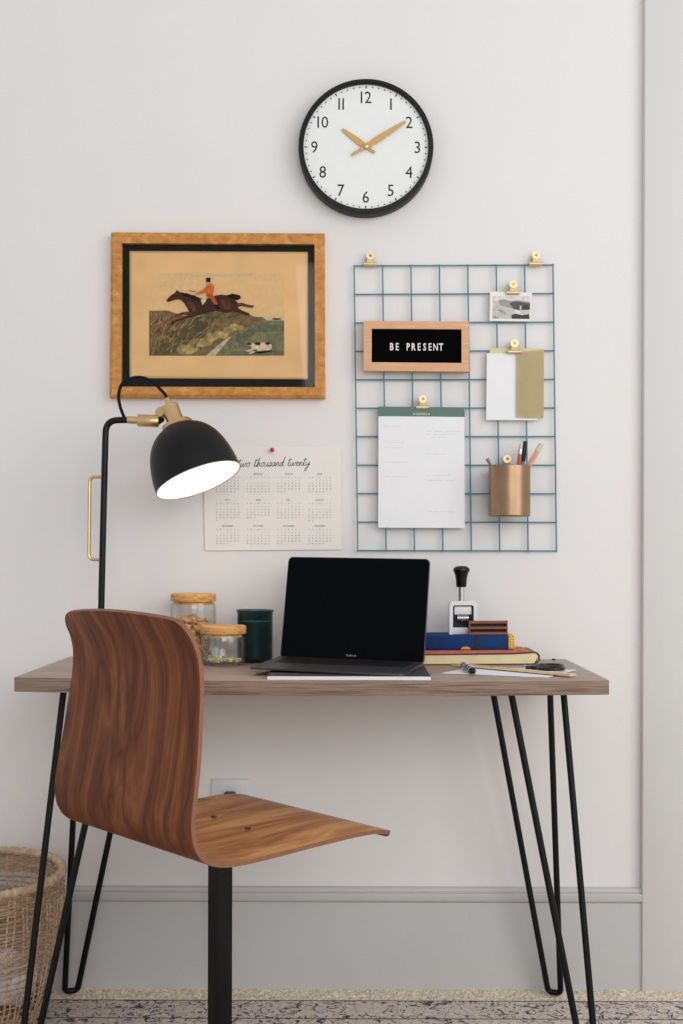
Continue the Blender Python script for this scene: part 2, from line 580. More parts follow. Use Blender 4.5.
def rug_mat():
    m, nt, out = new_mat('vintage_rug')
    p = N(nt, 'ShaderNodeBsdfPrincipled', Roughness=0.95)
    p.inputs['Specular IOR Level'].default_value = 0.1
    nt.links.new(p.outputs[0], out.inputs[0])
    tc = N(nt, 'ShaderNodeTexCoord')
    n1 = N(nt, 'ShaderNodeTexNoise', Scale=36.0, Detail=5.0, Roughness=0.68, Distortion=2.2)
    nt.links.new(tc.outputs['Object'], n1.inputs['Vector'])
    r1 = N(nt, 'ShaderNodeValToRGB')
    el = r1.color_ramp.elements
    el.new(0.46)
    el.new(0.53)
    for e, (ps, c) in zip(el, [(0.37, (78, 78, 104)), (0.44, (142, 130, 138)), (0.48, (240, 230, 216)), (0.66, (222, 206, 190))]):
        e.position = ps
        e.color = lin(c)
    nt.links.new(n1.outputs['Fac'], r1.inputs['Fac'])
    vo = N(nt, 'ShaderNodeTexVoronoi', Scale=44.0)
    vo.feature = 'DISTANCE_TO_EDGE'
    nt.links.new(tc.outputs['Object'], vo.inputs['Vector'])
    r2 = N(nt, 'ShaderNodeValToRGB')
    r2.color_ramp.elements[0].color = (1, 1, 1, 1)
    r2.color_ramp.elements[1].color = (0, 0, 0, 1)
    r2.color_ramp.elements[0].position = 0.0
    r2.color_ramp.elements[1].position = 0.09
    nt.links.new(vo.outputs['Distance'], r2.inputs['Fac'])
    mx = N(nt, 'ShaderNodeMix')
    mx.data_type = 'RGBA'
    ml = N(nt, 'ShaderNodeMath', operation='MULTIPLY')
    ml.inputs[1].default_value = 0.3
    nt.links.new(r2.outputs['Color'], ml.inputs[0])
    nt.links.new(ml.outputs[0], mx.inputs[0])
    nt.links.new(r1.outputs['Color'], mx.inputs[6])
    mx.inputs[7].default_value = lin((104, 84, 84))
    n3 = N(nt, 'ShaderNodeTexNoise', Scale=420.0, Detail=2.0)
    nt.links.new(tc.outputs['Object'], n3.inputs['Vector'])
    # border stripes parallel to the rug's edge
    sp = N(nt, 'ShaderNodeSeparateXYZ')
    nt.links.new(tc.outputs['Object'], sp.inputs[0])
    rs = N(nt, 'ShaderNodeValToRGB')
    rs.color_ramp.interpolation = 'CONSTANT'
    mr = N(nt, 'ShaderNodeMapRange')
    mr.inputs['From Min'].default_value = -0.2
    mr.inputs['From Max'].default_value = 0.0
    nt.links.new(sp.outputs['Y'], mr.inputs['Value'])
    e2 = rs.color_ramp.elements
    e2.new(0.5)
    e2.new(0.6)
    e2.new(0.9)
    for e, (ps, v) in zip(e2, [(0.0, 0.0), (0.47, 0.75), (0.5, 0.0), (0.955, 0.85), (0.99, 0.85)]):
        e.position = ps
        e.color = (v, v, v, 1)
    nt.links.new(mr.outputs[0], rs.inputs['Fac'])
    mx2 = N(nt, 'ShaderNodeMix')
    mx2.data_type = 'RGBA'
    nt.links.new(rs.outputs['Color'], mx2.inputs[0])
    nt.links.new(mx.outputs[2], mx2.inputs[6])
    mx2.inputs[7].default_value = lin((84, 70, 66))
    mx3 = N(nt, 'ShaderNodeMix')
    mx3.data_type = 'RGBA'
    mx3.blend_type = 'MULTIPLY'
    mx3.inputs[0].default_value = 0.3
    r3 = N(nt, 'ShaderNodeValToRGB')
    r3.color_ramp.elements[0].position = 0.3
    r3.color_ramp.elements[0].color = (0.5, 0.5, 0.5, 1)
    r3.color_ramp.elements[1].position = 0.6
    nt.links.new(n3.outputs['Fac'], r3.inputs['Fac'])
    nt.links.new(mx2.outputs[2], mx3.inputs[6])
    nt.links.new(r3.outputs['Color'], mx3.inputs[7])
    nt.links.new(mx3.outputs[2], p.inputs['Base Color'])
    bp = N(nt, 'ShaderNodeBump', Strength=0.5, Distance=0.003)
    nt.links.new(n3.outputs['Fac'], bp.inputs['Height'])
    nt.links.new(bp.outputs['Normal'], p.inputs['Normal'])
    return m


b = B()
box(b, (0.1, -1.2, RZ / 2 - 0.0), (2.6, 2.4, RZ))
bevel_all(b, 0.004, 2)
rug = thing('rug', 'faded vintage rug with navy and rust motifs lying over beige carpet', 'rug', (0, -0.088, 0))
bmesh.ops.transform(b, matrix=Matrix.Translation((0, -0.088, 0)), verts=b.verts)
obj('rug_field', b, rug_mat(), rug)

def gx0(px):
    return (px - CX) * (D - 0.04) / F


# wall outlet behind the chair and the plug in it
ol = at(211.5, 778.5)
orr = at(250, 778.5)
ow = orr.x - ol.x
oc = V((ol.x + orr.x) / 2, 0, ol.z - 0.062)
t = thing('wall_outlet', 'white wall outlet plate low on the wall behind the chair', 'outlet', (oc.x, 0, oc.z))
b = B()
box(b, (oc.x, -0.003, oc.z), (ow, 0.006, 0.124))
bevel_all(b, 0.003, 3)
obj('cover_plate', b, M['outlet_white'], t)
for s in (1, -1):
    b = B()
    box(b, (oc.x, -0.0068, oc.z + s * 0.02), (0.034, 0.003, 0.029))
    bevel_all(b, 0.003, 2)
    obj('socket_face', b, M['outlet_white'], t)
t2 = thing('power_plug', 'black power plug pushed into the white wall outlet', 'plug', (oc.x, -0.0083, oc.z + 0.02))
b = B()
box(b, (oc.x, -0.0083 - 0.013, oc.z + 0.023), (0.027, 0.026, 0.026))
bevel_all(b, 0.005, 2)
obj('plug_body', b, M['black_plastic'], t2)
b = B()
xk = gx0(220)
tube(b, smooth_path([(oc.x, -0.034, oc.z + 0.016), (oc.x, -0.05, oc.z + 0.0), (xk, -0.045, oc.z - 0.12), (xk, -0.035, oc.z - 0.24), (xk, -0.03, 0.02)]), 0.003, 8)
obj('cord', b, M['cord'], t2)

# ------------------------------------------------------------------ wall clock
cc = at(366, 145.8, -0.04)
CR = 67.7 * (D - 0.04) / F
t = thing('wall_clock', 'round wall clock with thin black rim, white dial and gold hands', 'clock', (cc.x, 0, cc.z))
b = B()
lathe(b, [(CR - 0.012, 0.001), (CR - 0.003, 0.001), (CR, 0.004), (CR, 0.036), (CR - 0.002, 0.04), (CR - 0.0095, 0.04), (CR - 0.0115, 0.038), (CR - 0.0115, 0.03), (CR - 0.0115, 0.001)],
      (cc.x, 0, cc.z), (0, -1, 0), 96)
obj('rim', b, M['black_satin'], t)
b = B()
lathe(b, [(0, 0.001), (CR - 0.011, 0.001), (CR - 0.011, 0.031), (0, 0.031)], (cc.x, 0, cc.z), (0, -1, 0), 96)
obj('dial', b, M['dial'], t)
yd = -0.0315
NR = 49.8 * (D + yd) / F
for k in range(1, 13):
    a = PI / 2 - k * PI / 6
    b = B()
    rr_ = NR * (1.035 if k in (3, 9) else 1.0)
    write(b, str(k), 0.0258, (cc.x + rr_ * math.cos(a), yd, cc.z + rr_ * math.sin(a) - 0.0129), gap=0.16, sx=0.92)
    obj('numeral', b, M['ink'], t, smooth=0)
b = B()
for k in range(60):
    a = k * PI / 30
    c, s = math.cos(a), math.sin(a)
    r0 = CR - 0.0168
    if k % 5 == 0:
        w, l = 0.0013, 0.006
    else:
        w, l = 0.0013, 0.0026
    u, n_ = V(c, 0, s), V(-s, 0, c)
    o = V(cc.x, yd, cc.z) + u * r0
    poly(b, [o - u * l / 2 - n_ * w, o + u * l / 2 - n_ * w, o + u * l / 2 + n_ * w, o - u * l / 2 + n_ * w])
obj('minute_marks', b, M['ink'], t, smooth=0)


def clock_hand(name, tip, tail, yy, w):
    a, c = at(*tip, yy), at(*tail, yy)
    o = V(cc.x, yy, cc.z)
    bb = B()
    pts = []
    for end, prof_ in ((a, [(0.06, 0.75), (0.25, 1.0), (0.6, 0.8), (0.97, 0.45), (1.0, 0.2)]), (c, [(0.1, 0.6), (0.5, 0.5), (1.0, 0.45)])):
        d = end - o
        n_ = V(-d.z, 0, d.x).normalized()
        pts.append(([o + d * q + n_ * w * k for q, k in prof_], [o + d * q - n_ * w * k for q, k in prof_]))
    ring = pts[0][0] + list(reversed(pts[0][1])) + pts[1][0] + list(reversed(pts[1][1]))
    slab(bb, ring, (0, -0.0012, 0))
    return obj(name, bb, M['hand_gold'], t)


clock_hand('hour_hand', (342.2, 129.2), (374.8, 152.6), -0.0335, 0.0068)
clock_hand('minute_hand', (406, 121.3), (352, 155), -0.0365, 0.0068)
b = B()
lathe(b, [(0.0055, 0.031), (0.0055, 0.0395), (0.004, 0.0405), (0, 0.0405)], (cc.x, 0, cc.z), (0, -1, 0), 20)
obj('centre_cap', b, M['brass'], t)

# ------------------------------------------------------------------ framed hunting print
fo = [at(110.8, 231.8, -0.026), at(324.6, 233.0, -0.026), at(325.2, 397.6, -0.026), at(109.2, 397.0, -0.026)]
fi = [at(121.6, 242.8, -0.026), at(314.5, 243.8, -0.026), at(315, 387, -0.026), at(121, 386.5, -0.026)]
t = thing('framed_print', 'old horse and rider print in a worn gilt wood frame', 'picture', ((fo[2].x + fo[3].x) / 2, 0, fo[2].z))
b = B()
for k in range(4):
    k2 = (k + 1) % 4
    o1, o2, i1, i2 = fo[k], fo[k2], fi[k], fi[k2]
    m1, m2 = o1.lerp(i1, 0.25), o2.lerp(i2, 0.25)
    yb = V(0, 0.026, 0)
    dn = V(0, 0.004, 0)
    # outer side, outer chamfer, face, inner lip
    for q in ((o1 + yb, o2 + yb, o2 + dn, o1 + dn), (o1 + dn, o2 + dn, m2, m1), (m1, m2, i2 + dn * 0.5, i1 + dn * 0.5), (i1 + dn * 0.5, i2 + dn * 0.5, i2 + yb * 0.6, i1 + yb * 0.6)):
        poly(b, q)
bmesh.ops.remove_doubles(b, verts=b.verts, dist=1e-5)
obj('frame', b, M['frame_wood'], t, smooth=20)
b = B()
slab(b, [p + V(0, 0.016, 0) for p in fi], (0, 0.003, 0))
obj('black_mat', b, M['mat_black'], t)


def rect(px0, py0, px1, py1, y):
    return [at(px0, py0, y), at(px1, py0 + (px1 - px0) * 0.006, y), at(px1, py1 + (px1 - px0) * 0.006, y), at(px0, py1, y)]


b = B()
slab(b, rect(129.6, 251.0, 307.8, 378.0, -0.0105), (0, 0.0008, 0))
obj('gold_line', b, M['mat_gold'], t)
PIC = ['print_paper']
pic_cols = {'sky': (222, 182, 130), 'haze': (206, 180, 138), 'field': (116, 112, 82), 'field2': (96, 98, 74), 'bank': (118, 98, 62), 'bank2': (92, 78, 52), 'stone': (176, 154, 96),
            'stone2': (150, 128, 76), 'rock': (156, 108, 64), 'rock2': (120, 82, 50), 'stream': (172, 172, 154), 'horse': (66, 40, 30), 'horse2': (92, 58, 42), 'red': (196, 104, 54), 'red2': (168, 84, 44), 'black': (34, 28, 26),
            'skin': (196, 140, 104), 'cream': (206, 180, 138), 'white': (204, 184, 150), 'reed': (84, 80, 50), 'reed2': (150, 132, 84)}
pmats, pidx = [M['print_paper']], {}
for k, c in pic_cols.items():
    pidx[k] = len(pmats)
    pmats.append(pbr('print_ink_' + k, c, 0.9, spec=0.1, var=0.32 if k not in ('sky', 'haze') else 0.06, vscale=130))
b = B()
slab(b, rect(131.4, 252.8, 306, 376.2, -0.0115), (0, 0.0006, 0))
_lay = [0]


def ink(col, pts, layer=True):
    if layer:
        _lay[0] += 1
    y = -0.0117 - _lay[0] * 0.000035
    poly(b, [at(140 + u / 4.406, 245 + v / 4.406, y) for u, v in pts], pidx[col])


def blob(col, u, v, ru, rv, n=9, jit=0.25, layer=True):
    ink(col, [(u + ru * (1 + random.uniform(-jit, jit)) * math.cos(2 * PI * k / n), v + rv * (1 + random.uniform(-jit, jit)) * math.sin(2 * PI * k / n)) for k in range(n)], layer)


rp = random.Random(3)
random.seed(11)
ink('sky', [(40, 122), (635, 122), (635, 488), (40, 488)])
ink('haze', [(160, 124), (300, 130), (500, 124), (490, 138), (300, 141), (170, 136)])
ink('field', [(330, 488), (380, 430), (420, 380), (470, 345), (470, 318), (540, 316), (635, 318), (635, 488)])
ink('field2', [(420, 400), (520, 352), (635, 352), (635, 380), (520, 384), (440, 440)])
ink('field2', [(400, 470), (520, 460), (635, 470), (635, 486), (400, 486)], False)
ink('haze', [(540, 318), (600, 308), (635, 320), (635, 332), (560, 332)])
blob('black', 600, 326, 22, 4, layer=False)
ink('bank', [(40, 290), (120, 288), (190, 312), (250, 318), (300, 300), (360, 292), (420, 292), (480, 305), (540, 330), (560, 350), (480, 358), (420, 392), (370, 420), (330, 460), (290, 488), (40, 488)])
ink('bank2', [(130, 350), (200, 330), (290, 315), (330, 320), (300, 370), (240, 420), (180, 470), (120, 486), (60, 486), (90, 430)])
for k in range(11):
    q = k / 10
    blob('stone' if k % 2 else 'stone2', 195 + 245 * q, 462 - 105 * q + 8 * math.sin(k * 2), 34 - 14 * q, 24 - 11 * q, 10, 0.15)
ink('stream', [(292, 488), (345, 440), (378, 418), (384, 424), (350, 458), (322, 488)])
for k in range(13):
    blob('rock' if k % 3 else 'rock2', rp.uniform(55, 150), rp.uniform(315, 430), rp.uniform(10, 20), rp.uniform(8, 15), 7)
_lay[0] += 1
for k in range(150):
    u, v = rp.uniform(45, 330), rp.uniform(330, 480)
    if v > 480 - (u - 200) * 0.5 and u > 200:
        continue
    a, l = rp.uniform(0.4, 1.4), rp.uniform(22, 60)
    du, dv = math.cos(a) * l, -math.sin(a) * l
    ink('reed' if k % 2 else 'reed2', [(u, v), (u + du, v + dv), (u + du + 1, v + dv + 1), (u + 4, v + 2)], k % 6 == 0)
for k in range(26):
    u = rp.uniform(240, 440)
    v = rp.uniform(300, 330)
    l, a = rp.uniform(20, 55), rp.uniform(0.3, 0.9)
    ink('reed', [(u, v), (u + math.cos(a) * l, v - math.sin(a) * l * 0.5), (u + math.cos(a) * l, v - math.sin(a) * l * 0.5 + 1.5), (u + 3, v + 3)], k % 6 == 0)
# hound
ink('white', [(468, 436), (482, 430), (498, 434), (540, 430), (572, 432), (584, 444), (574, 462), (540, 466), (500, 468), (470, 470), (462, 466), (492, 458), (488, 446)])
ink('white', [(520, 462), (500, 476), (480, 480), (484, 474), (505, 460)], False)
blob('black', 482, 436, 10, 5)
blob('black', 520, 436, 14, 6, layer=False)
blob('black', 562, 434, 12, 6, layer=False)
ink('black', [(500, 474), (540, 468), (590, 466), (560, 473), (520, 478)], False)
# horse
ink('horse2', [(222, 292), (185, 296), (158, 306), (150, 316), (154, 320), (190, 308), (236, 312)])
ink('horse2', [(425, 256), (450, 254), (480, 264), (500, 266), (499, 277), (478, 275), (448, 268), (425, 278)], False)
ink('horse', [(117, 242), (122, 251), (136, 247), (160, 240), (178, 240), (194, 254), (208, 276), (220, 296), (242, 312), (282, 305), (330, 292), (360, 294), (385, 299), (410, 292), (426, 272), (432, 256), (416, 238),
              (395, 225), (360, 218), (335, 222), (300, 235), (266, 234), (240, 224), (205, 212), (176, 208), (162, 198), (156, 209), (140, 219), (126, 232)])
ink('horse', [(232, 300), (190, 318), (150, 334), (134, 347), (138, 353), (166, 337), (206, 323), (250, 313)])
ink('horse', [(398, 284), (425, 273), (450, 289), (482, 301), (483, 309), (470, 310), (445, 300), (412, 295)], False)
ink('black', [(378, 222), (410, 214), (440, 222), (446, 233), (430, 243), (405, 236)])
ink('black', [(180, 212), (240, 222), (268, 238), (255, 250), (225, 236), (190, 222)], False)
ink('horse2', [(200, 246), (235, 256), (250, 290), (236, 300), (215, 275)])
ink('horse2', [(350, 240), (385, 240), (404, 262), (395, 285), (370, 282)], False)
ink('cream', [(268, 240), (284, 226), (296, 230), (288, 250), (274, 266)])
# rider
ink('black', [(322, 250), (338, 258), (354, 280), (342, 286), (328, 268)])
ink('red2', [(292, 206), (318, 212), (336, 244), (342, 262), (328, 262), (314, 240), (294, 226)])
ink('red', [(288, 196), (298, 172), (318, 170), (327, 186), (326, 206), (314, 220), (292, 214)])
ink('red', [(300, 178), (278, 196), (246, 214), (250, 221), (284, 210), (306, 198)])
blob('skin', 302, 166, 8, 8, 9, 0.05)
blob('skin', 247, 217, 5, 4, 7, 0.05, False)
ink('black', [(291, 144), (311, 144), (310, 160), (314, 163), (288, 163), (292, 160)])
ink('black', [(214, 199), (250, 205), (250, 207), (214, 201)], False)
obj('print', b, pmats, t, smooth=0)
b = B()
slab(b, [p + V(0, 0.012, 0) for p in fi], (0, 0.0008, 0))
obj('glass_pane', b, M['pic_glass'], t, smooth=0)

# ------------------------------------------------------------------ teal wire grid
YG = -0.011
TL, TR_, BL, BR = (354.2, 266), (553, 265), (357.8, 550.5), (556.5, 551)


def gp(u, v, y=YG):
    a = (TL[0] + (TR_[0] - TL[0]) * u, TL[1] + (TR_[1] - TL[1]) * u)
    c = (BL[0] + (BR[0] - BL[0]) * u, BL[1] + (BR[1] - BL[1]) * u)
    return at(a[0] + (c[0] - a[0]) * v, a[1] + (c[1] - a[1]) * v, y)


t = thing('wire_grid', 'teal wire grid panel hung on the white wall', 'wire grid', tuple(gp(0.5, 1)))
b = B()
for i in range(8):
    e = 0.004
    tube(b, [gp(i / 7, -e, YG), gp(i / 7, 1 + e, YG)], 0.0018, 6)
for j in range(11):
    tube(b, [gp(-e, j / 10, YG + 0.0032), gp(1 + e, j / 10, YG + 0.0032)], 0.0018, 6)
obj('wire_mesh', b, M['teal_wire'], t)

# ------------------------------------------------------------------ gold bulldog clips
def clip_proto(loc, label):
    t = thing('bulldog_clip', label, 'clip', loc, 0, 'gold bulldog clips on the wire grid')
    for s in (-1, 1):
        bb = B()
        tube(bb, [(-0.0145, s * 0.0038, 0), (0.0145, s * 0.0038, 0)], 0.0042, 12)
        obj('jaw', bb, M['gold_clip'], t, local=True)
        bb = B()
        # sheet that rises from the jaw and narrows to the lever
        y0_, y1_ = s * 0.0045, s * 0.007
        slab(bb, [(-0.0085, y0_, 0.002), (0.0085, y0_, 0.002), (0.0052, y1_, 0.011), (-0.0052, y1_, 0.011)], (0, s * 0.0009, 0))
        obj('spring_plate', bb, M['gold_clip'], t, local=True)
    bb = B()
    for s in (-1, 1):
        # round lever eye with a hole in it
        n, ro, ri = 20, 0.0090, 0.0040
        yy = s * 0.0075
        vo_, vi_ = [], []
        for w in (0, s * 0.0016):
            vo_.append([bb.verts.new((ro * math.cos(2 * PI * k / n), yy + w, 0.018 + ro * math.sin(2 * PI * k / n))) for k in range(n)])
            vi_.append([bb.verts.new((ri * math.cos(2 * PI * k / n) + 0.001, yy + w, 0.019 + ri * math.sin(2 * PI * k / n))) for k in range(n)])
        for k in range(n):
            k2 = (k + 1) % n
            bb.faces.new((vo_[0][k], vo_[0][k2], vi_[0][k2], vi_[0][k]))
            bb.faces.new((vo_[1][k], vo_[1][k2], vi_[1][k2], vi_[1][k]))
            bb.faces.new((vo_[0][k], vo_[0][k2], vo_[1][k2], vo_[1][k]))
            bb.faces.new((vi_[0][k], vi_[0][k2], vi_[1][k2], vi_[1][k]))
    tube(bb, [(-0.007, 0, 0.0105), (0.007, 0, 0.0105)], 0.006, 12)
    obj('lever', bb, M['gold_clip'], t, local=True)
    return t


clip0 = clip_proto(tuple(at(370, 264.5, YG)), "gold bulldog clip on the grid's top edge at its left end")
for px, py, y, lab in ((535.5, 264, YG, "gold bulldog clip on the grid's top edge at its right end"),
                       (512.8, 293, -0.0165, 'gold bulldog clip holding the small black and white photograph'),
                       (514, 352, -0.018, 'gold bulldog clip holding the white card and gold folder'),
                       (422.5, 407.5, -0.021, 'gold bulldog clip gripping the green header of the agenda pad'),
                       (506.7, 467.3, -0.0155, 'gold bulldog clip whose round eye shows above the brass cup')):
    dup(clip0, tuple(at(px, py, y)), lab)

# ------------------------------------------------------------------ small photograph
YP = -0.0165
pc = [at(490, 291.5, YP), at(532, 292.5, YP), at(530.5, 321.5, YP), at(489.5, 321, YP)]
t = thing('photograph', 'small black and white landscape photograph with white border', 'photograph', tuple((pc[2] + pc[3]) / 2))
b = B()
slab(b, pc, (0, 0.0008, 0))
obj('white_border', b, M['paper_warm'], t)
pmats2 = [pbr('photo_tone_%d' % i, c, 0.4, spec=0.4, var=0.18, vscale=120) for i, c in enumerate([(214, 210, 206), (150, 146, 142), (72, 68, 64), (36, 34, 33), (188, 186, 184)])]
b = B()


def tone(i, pts, l):
    poly(b, [at(480 + u / 8.54, 240 + v / 8.53, YP - 0.0001 - l * 0.00004) for u, v in pts], i)


tone(0, [(110, 478), (428, 480), (422, 674), (106, 670)], 0)
tone(4, [(110, 520), (240, 545), (300, 600), (280, 672), (106, 670)], 1)
tone(1, [(150, 520), (200, 505), (260, 520), (330, 515), (428, 528), (426, 600), (330, 600), (240, 575), (180, 560)], 2)
tone(2, [(250, 540), (300, 520), (360, 530), (427, 540), (425, 590), (360, 600), (290, 590)], 3)
tone(3, [(362, 560), (424, 556), (423, 592), (372, 594)], 4)
tone(4, [(340, 560), (356, 562), (352, 600), (340, 598)], 5)
tone(4, [(330, 600), (424, 596), (423, 630), (360, 634)], 5)
tone(3, [(268, 640), (300, 628), (360, 640), (420, 632), (422, 674), (270, 672)], 6)
tone(1, [(118, 648), (170, 664), (150, 670), (108, 669)], 6)
tone(1, [(140, 590), (200, 600), (230, 640), (180, 620)], 7)
obj('picture_print', b, pmats2, t, smooth=0)

# ------------------------------------------------------------------ white card and gold folder under one clip
YC = -0.0145
t = thing('gold_folder', 'matte gold folder with folded front flap beside the white card', 'folder', tuple(at(518, 420, YC)))
b = B()
slab(b, [at(489.7, 348, YC), at(544, 348.6, YC), at(543.5, 418, YC), at(489.7, 417, YC)], (0, 0.001, 0))
obj('back_sheet', b, M['gold_card'], t)
b = B()
n = 10
gr = []
for i in range(n + 1):
    q = i / n
    yy = -0.0005 - 0.0045 * math.sin(q * PI * 0.5)
    px = 544 - 27 * q
    gr.append((b.verts.new(at(px, 349.5 + 3 * q, YC - 0.0015 + yy)), b.verts.new(at(px - 0.4, 418.5 - 1.5 * q, YC - 0.0015 + yy))))
for i in range(n):
    b.faces.new((gr[i][0], gr[i + 1][0], gr[i + 1][1], gr[i][1]))
bmesh.ops.solidify(b, geom=b.faces[:], thickness=0.0006)
obj('front_flap', b, M['gold_card'], t)
b = B()
slab(b, [at(486.8, 353.3, YC - 0.0012), at(517, 353.7, YC - 0.0012), at(538.5, 354, YC - 0.0012), at(538, 420.3, YC - 0.0012), at(486.2, 420, YC - 0.0012)], (0, 0.001, 0))
c_ = obj('white_card', b, M['paper'], None)
tag(c_, 'plain white card tucked under the gold folder flap', 'card')

# ------------------------------------------------------------------ agenda pad
YA = -0.0145
t = thing('agenda_pad', 'white agenda notepad with green header strip clipped to the grid', 'notepad', tuple(at(421.5, 527.5, YA)))
A0, A1, A2, A3 = at(378.6, 406.8, YA - 0.01), at(464.4, 407.6, YA - 0.01), at(464.8, 528, YA - 0.01), at(378.2, 527.6, YA - 0.01)


def apd(u, v, y=0.0):
    return A0.lerp(A1, u).lerp(A3.lerp(A2, u), v) + V(0, y, 0)


b = B()
slab(b, [apd(0, 0.0), apd(1, 0.0), apd(1, 1), apd(0, 1)], (0, 0.009, 0))
obj('sheets', b, M['paper'], t)
b = B()
slab(b, [apd(-0.003, -0.002, -0.0006), apd(1.003, -0.002, -0.0006), apd(1.003, 0.077, -0.0006), apd(-0.003, 0.077, -0.0006)], (0, 0.0104, 0))
obj('header_strip', b, M['green_band'], t)
b = B()
write(b, 'AGENDA', 0.0052, apd(0.5, 0.066, -0.0008), gap=0.24, bold=0.012)
obj('heading', b, M['gold_letter'], t, smooth=0)
for u0, v, ws in ((0.07, 0.158, (0.07, 0.1)), (0.07, 0.29, (0.05, 0.16)), (0.07, 0.335, (0.07, 0.12)), (0.07, 0.455, (0.06, 0.19)), (0.07, 0.575, (0.06, 0.19)), (0.56, 0.195, (0.07, 0.1, 0.18)),
                  (0.56, 0.22, (0.05, 0.05, 0.2)), (0.62, 0.245, (0.05, 0.1)), (0.56, 0.385, (0.04, 0.16)), (0.56, 0.56, (0.05, 0.2)), (0.58, 0.602, (0.18, 0.1)), (0.58, 0.862, (0.04, 0.04, 0.08, 0.08))):
    u = u0
    b = B()
    for w in ws:
        k = u
        while k < u + w - 0.006:
            poly(b, [apd(k, v, -0.0002), apd(k + 0.011, v, -0.0002), apd(k + 0.011, v + 0.007, -0.0002), apd(k, v + 0.007, -0.0002)])
            k += 0.016
        u += w + 0.025
    obj('print_line', b, M['ink_light'], t, smooth=0)

# ------------------------------------------------------------------ letter board
YL = -0.014
l0, l1, l2, l3 = at(363.8, 320.8, YL - 0.022), at(469, 321.4, YL - 0.022), at(469, 371.6, YL - 0.022), at(363.6, 370.6, YL - 0.022)


def lp(u, v, y=0.0):
    return l0.lerp(l1, u).lerp(l3.lerp(l2, u), v) + V(0, y, 0)


t = thing('letter_board', 'black felt letter board in pale oak frame hung on the wire grid', 'letter board', tuple((l2 + l3) / 2))
iu0, iu1, iv0, iv1 = 0.076, 0.93, 0.155, 0.83
quads = [((0, 0), (1, 0), (iu1, iv0), (iu0, iv0)), ((1, 0), (1, 1), (iu1, iv1), (iu1, iv0)), ((1, 1), (0, 1), (iu0, iv1), (iu1, iv1)), ((0, 1), (0, 0), (iu0, iv0), (iu0, iv1))]
for q in quads:
    b = B()
    slab(b, [lp(u, v) for u, v in q], (0, 0.022, 0))
    bevel_all(b, 0.0008, 1)
    obj('frame_rail', b, M['oak'], t)
b = B()
nr = 17
pts = []
for k in range(nr):
    v0 = iv0 + (iv1 - iv0) * k / nr
    v1 = iv0 + (iv1 - iv0) * (k + 1) / nr
    slab(b, [lp(iu0, v0 + 0.004, 0.006), lp(iu1, v0 + 0.004, 0.006), lp(iu1, v1 - 0.008, 0.006), lp(iu0, v1 - 0.008, 0.006)], (0, 0.004, 0))
slab(b, [lp(iu0, iv0, 0.009), lp(iu1, iv0, 0.009), lp(iu1, iv1, 0.009), lp(iu0, iv1, 0.009)], (0, 0.006, 0))
obj('grooved_felt', b, M['felt'], t)
rdir = (l1 - l0).normalized()
udir = (l0 - l3).normalized()
words = 'BE PRESENT'
for k, ch in enumerate(words):
    if ch == ' ':
        continue
    b = B()
    u = 0.242 + (0.762 - 0.242) * (k + 0.5) / len(words)
    write(b, ch, 0.0156, lp(u, 0.578, 0.0048), rdir, udir, sx=0.68, bold=0.022)
    ex = bmesh.ops.extrude_face_region(b, geom=b.faces[:])
    bmesh.ops.translate(b, vec=(0, -0.0012, 0), verts=[g_ for g_ in ex['geom'] if isinstance(g_, bmesh.types.BMVert)])
    obj('letter', b, M['letter_white'], t, smooth=0)

# ------------------------------------------------------------------ brass pencil cup and what it holds
YK = -0.060
k0, k1 = at(488.8, 466, YK), at(530.2, 466, YK)
kc = (k0 + k1) / 2
kr = (k1.x - k0.x) / 2
kz1, kz0 = kc.z, at(509, 516.5, YK).z
t = thing('pencil_cup', 'brushed brass pencil cup hanging on the wire grid', 'cup', (kc.x, YK, kz0))
b = B()
lathe(b, [(0, 0), (kr - 0.002, 0), (kr, 0.002), (kr, kz1 - kz0 - 0.001), (kr - 0.0008, kz1 - kz0), (kr - 0.002, kz1 - kz0 - 0.001), (kr - 0.002, 0.003), (0, 0.003)], (kc.x, YK, kz0), n=64)
obj('cup_body', b, M['antique_brass'], t)
b = B()
box(b, (kc.x - 0.03, YK + kr + 0.001, kz1 - 0.02), (0.012, 0.006, 0.03))
bevel_all(b, 0.001, 1)
obj('hook', b, M['antique_brass'], t)


def stick(name, label, cat, top, foot, parts):
    """a writing tool from foot to top; parts: (name, from, to, r0, r1, material, sides, cap)"""
    top, foot = Vector(top), Vector(foot)
    tt = thing(name, label, cat, tuple(foot))
    L = (top - foot).length
    for nm, a, c, r0, r1, mt, sides in parts:
        bb = B()
        tube(bb, [foot.lerp(top, a), foot.lerp(top, c)], [r0, r1], sides)
        obj(nm, bb, mt, tt)
    return tt


zf = kz0 + 0.008


def gx_(px, y):
    return (px - CX) * (D + y) / F


stick('pencil', 'slim copper red pencil standing upright in the brass cup', 'pencil', at(521, 444.5, YK + 0.01), (kc.x + 0.010, YK + 0.012, zf),
      [('barrel', 0, 0.86, 0.005, 0.005, M['copper_red'], 6), ('ferrule', 0.86, 0.93, 0.005, 0.005, M['steel'], 12), ('eraser', 0.93, 1.0, 0.004, 0.0035, M['eraser'], 12)])
stick('pen', 'teal pen with black cap in the brass cup', 'pen', at(525.6, 441.3, YK + 0.022), (kc.x + 0.018, YK + 0.022, zf),
      [('barrel', 0, 0.72, 0.0048, 0.0048, M['teal_pen'], 12), ('cap', 0.72, 1.0, 0.0056, 0.005, M['black_plastic'], 12)])
stick('carpenter_pencil', 'thick pale wood pencil with white end leaning right in the brass cup', 'pencil', at(541.5, 444, YK - 0.005), (kc.x - 0.018, YK - 0.004, zf),
      [('barrel', 0, 0.89, 0.006, 0.006, M['pink_wood'], 6), ('end_cap', 0.89, 1.0, 0.0061, 0.0057, M['eraser'], 12)])
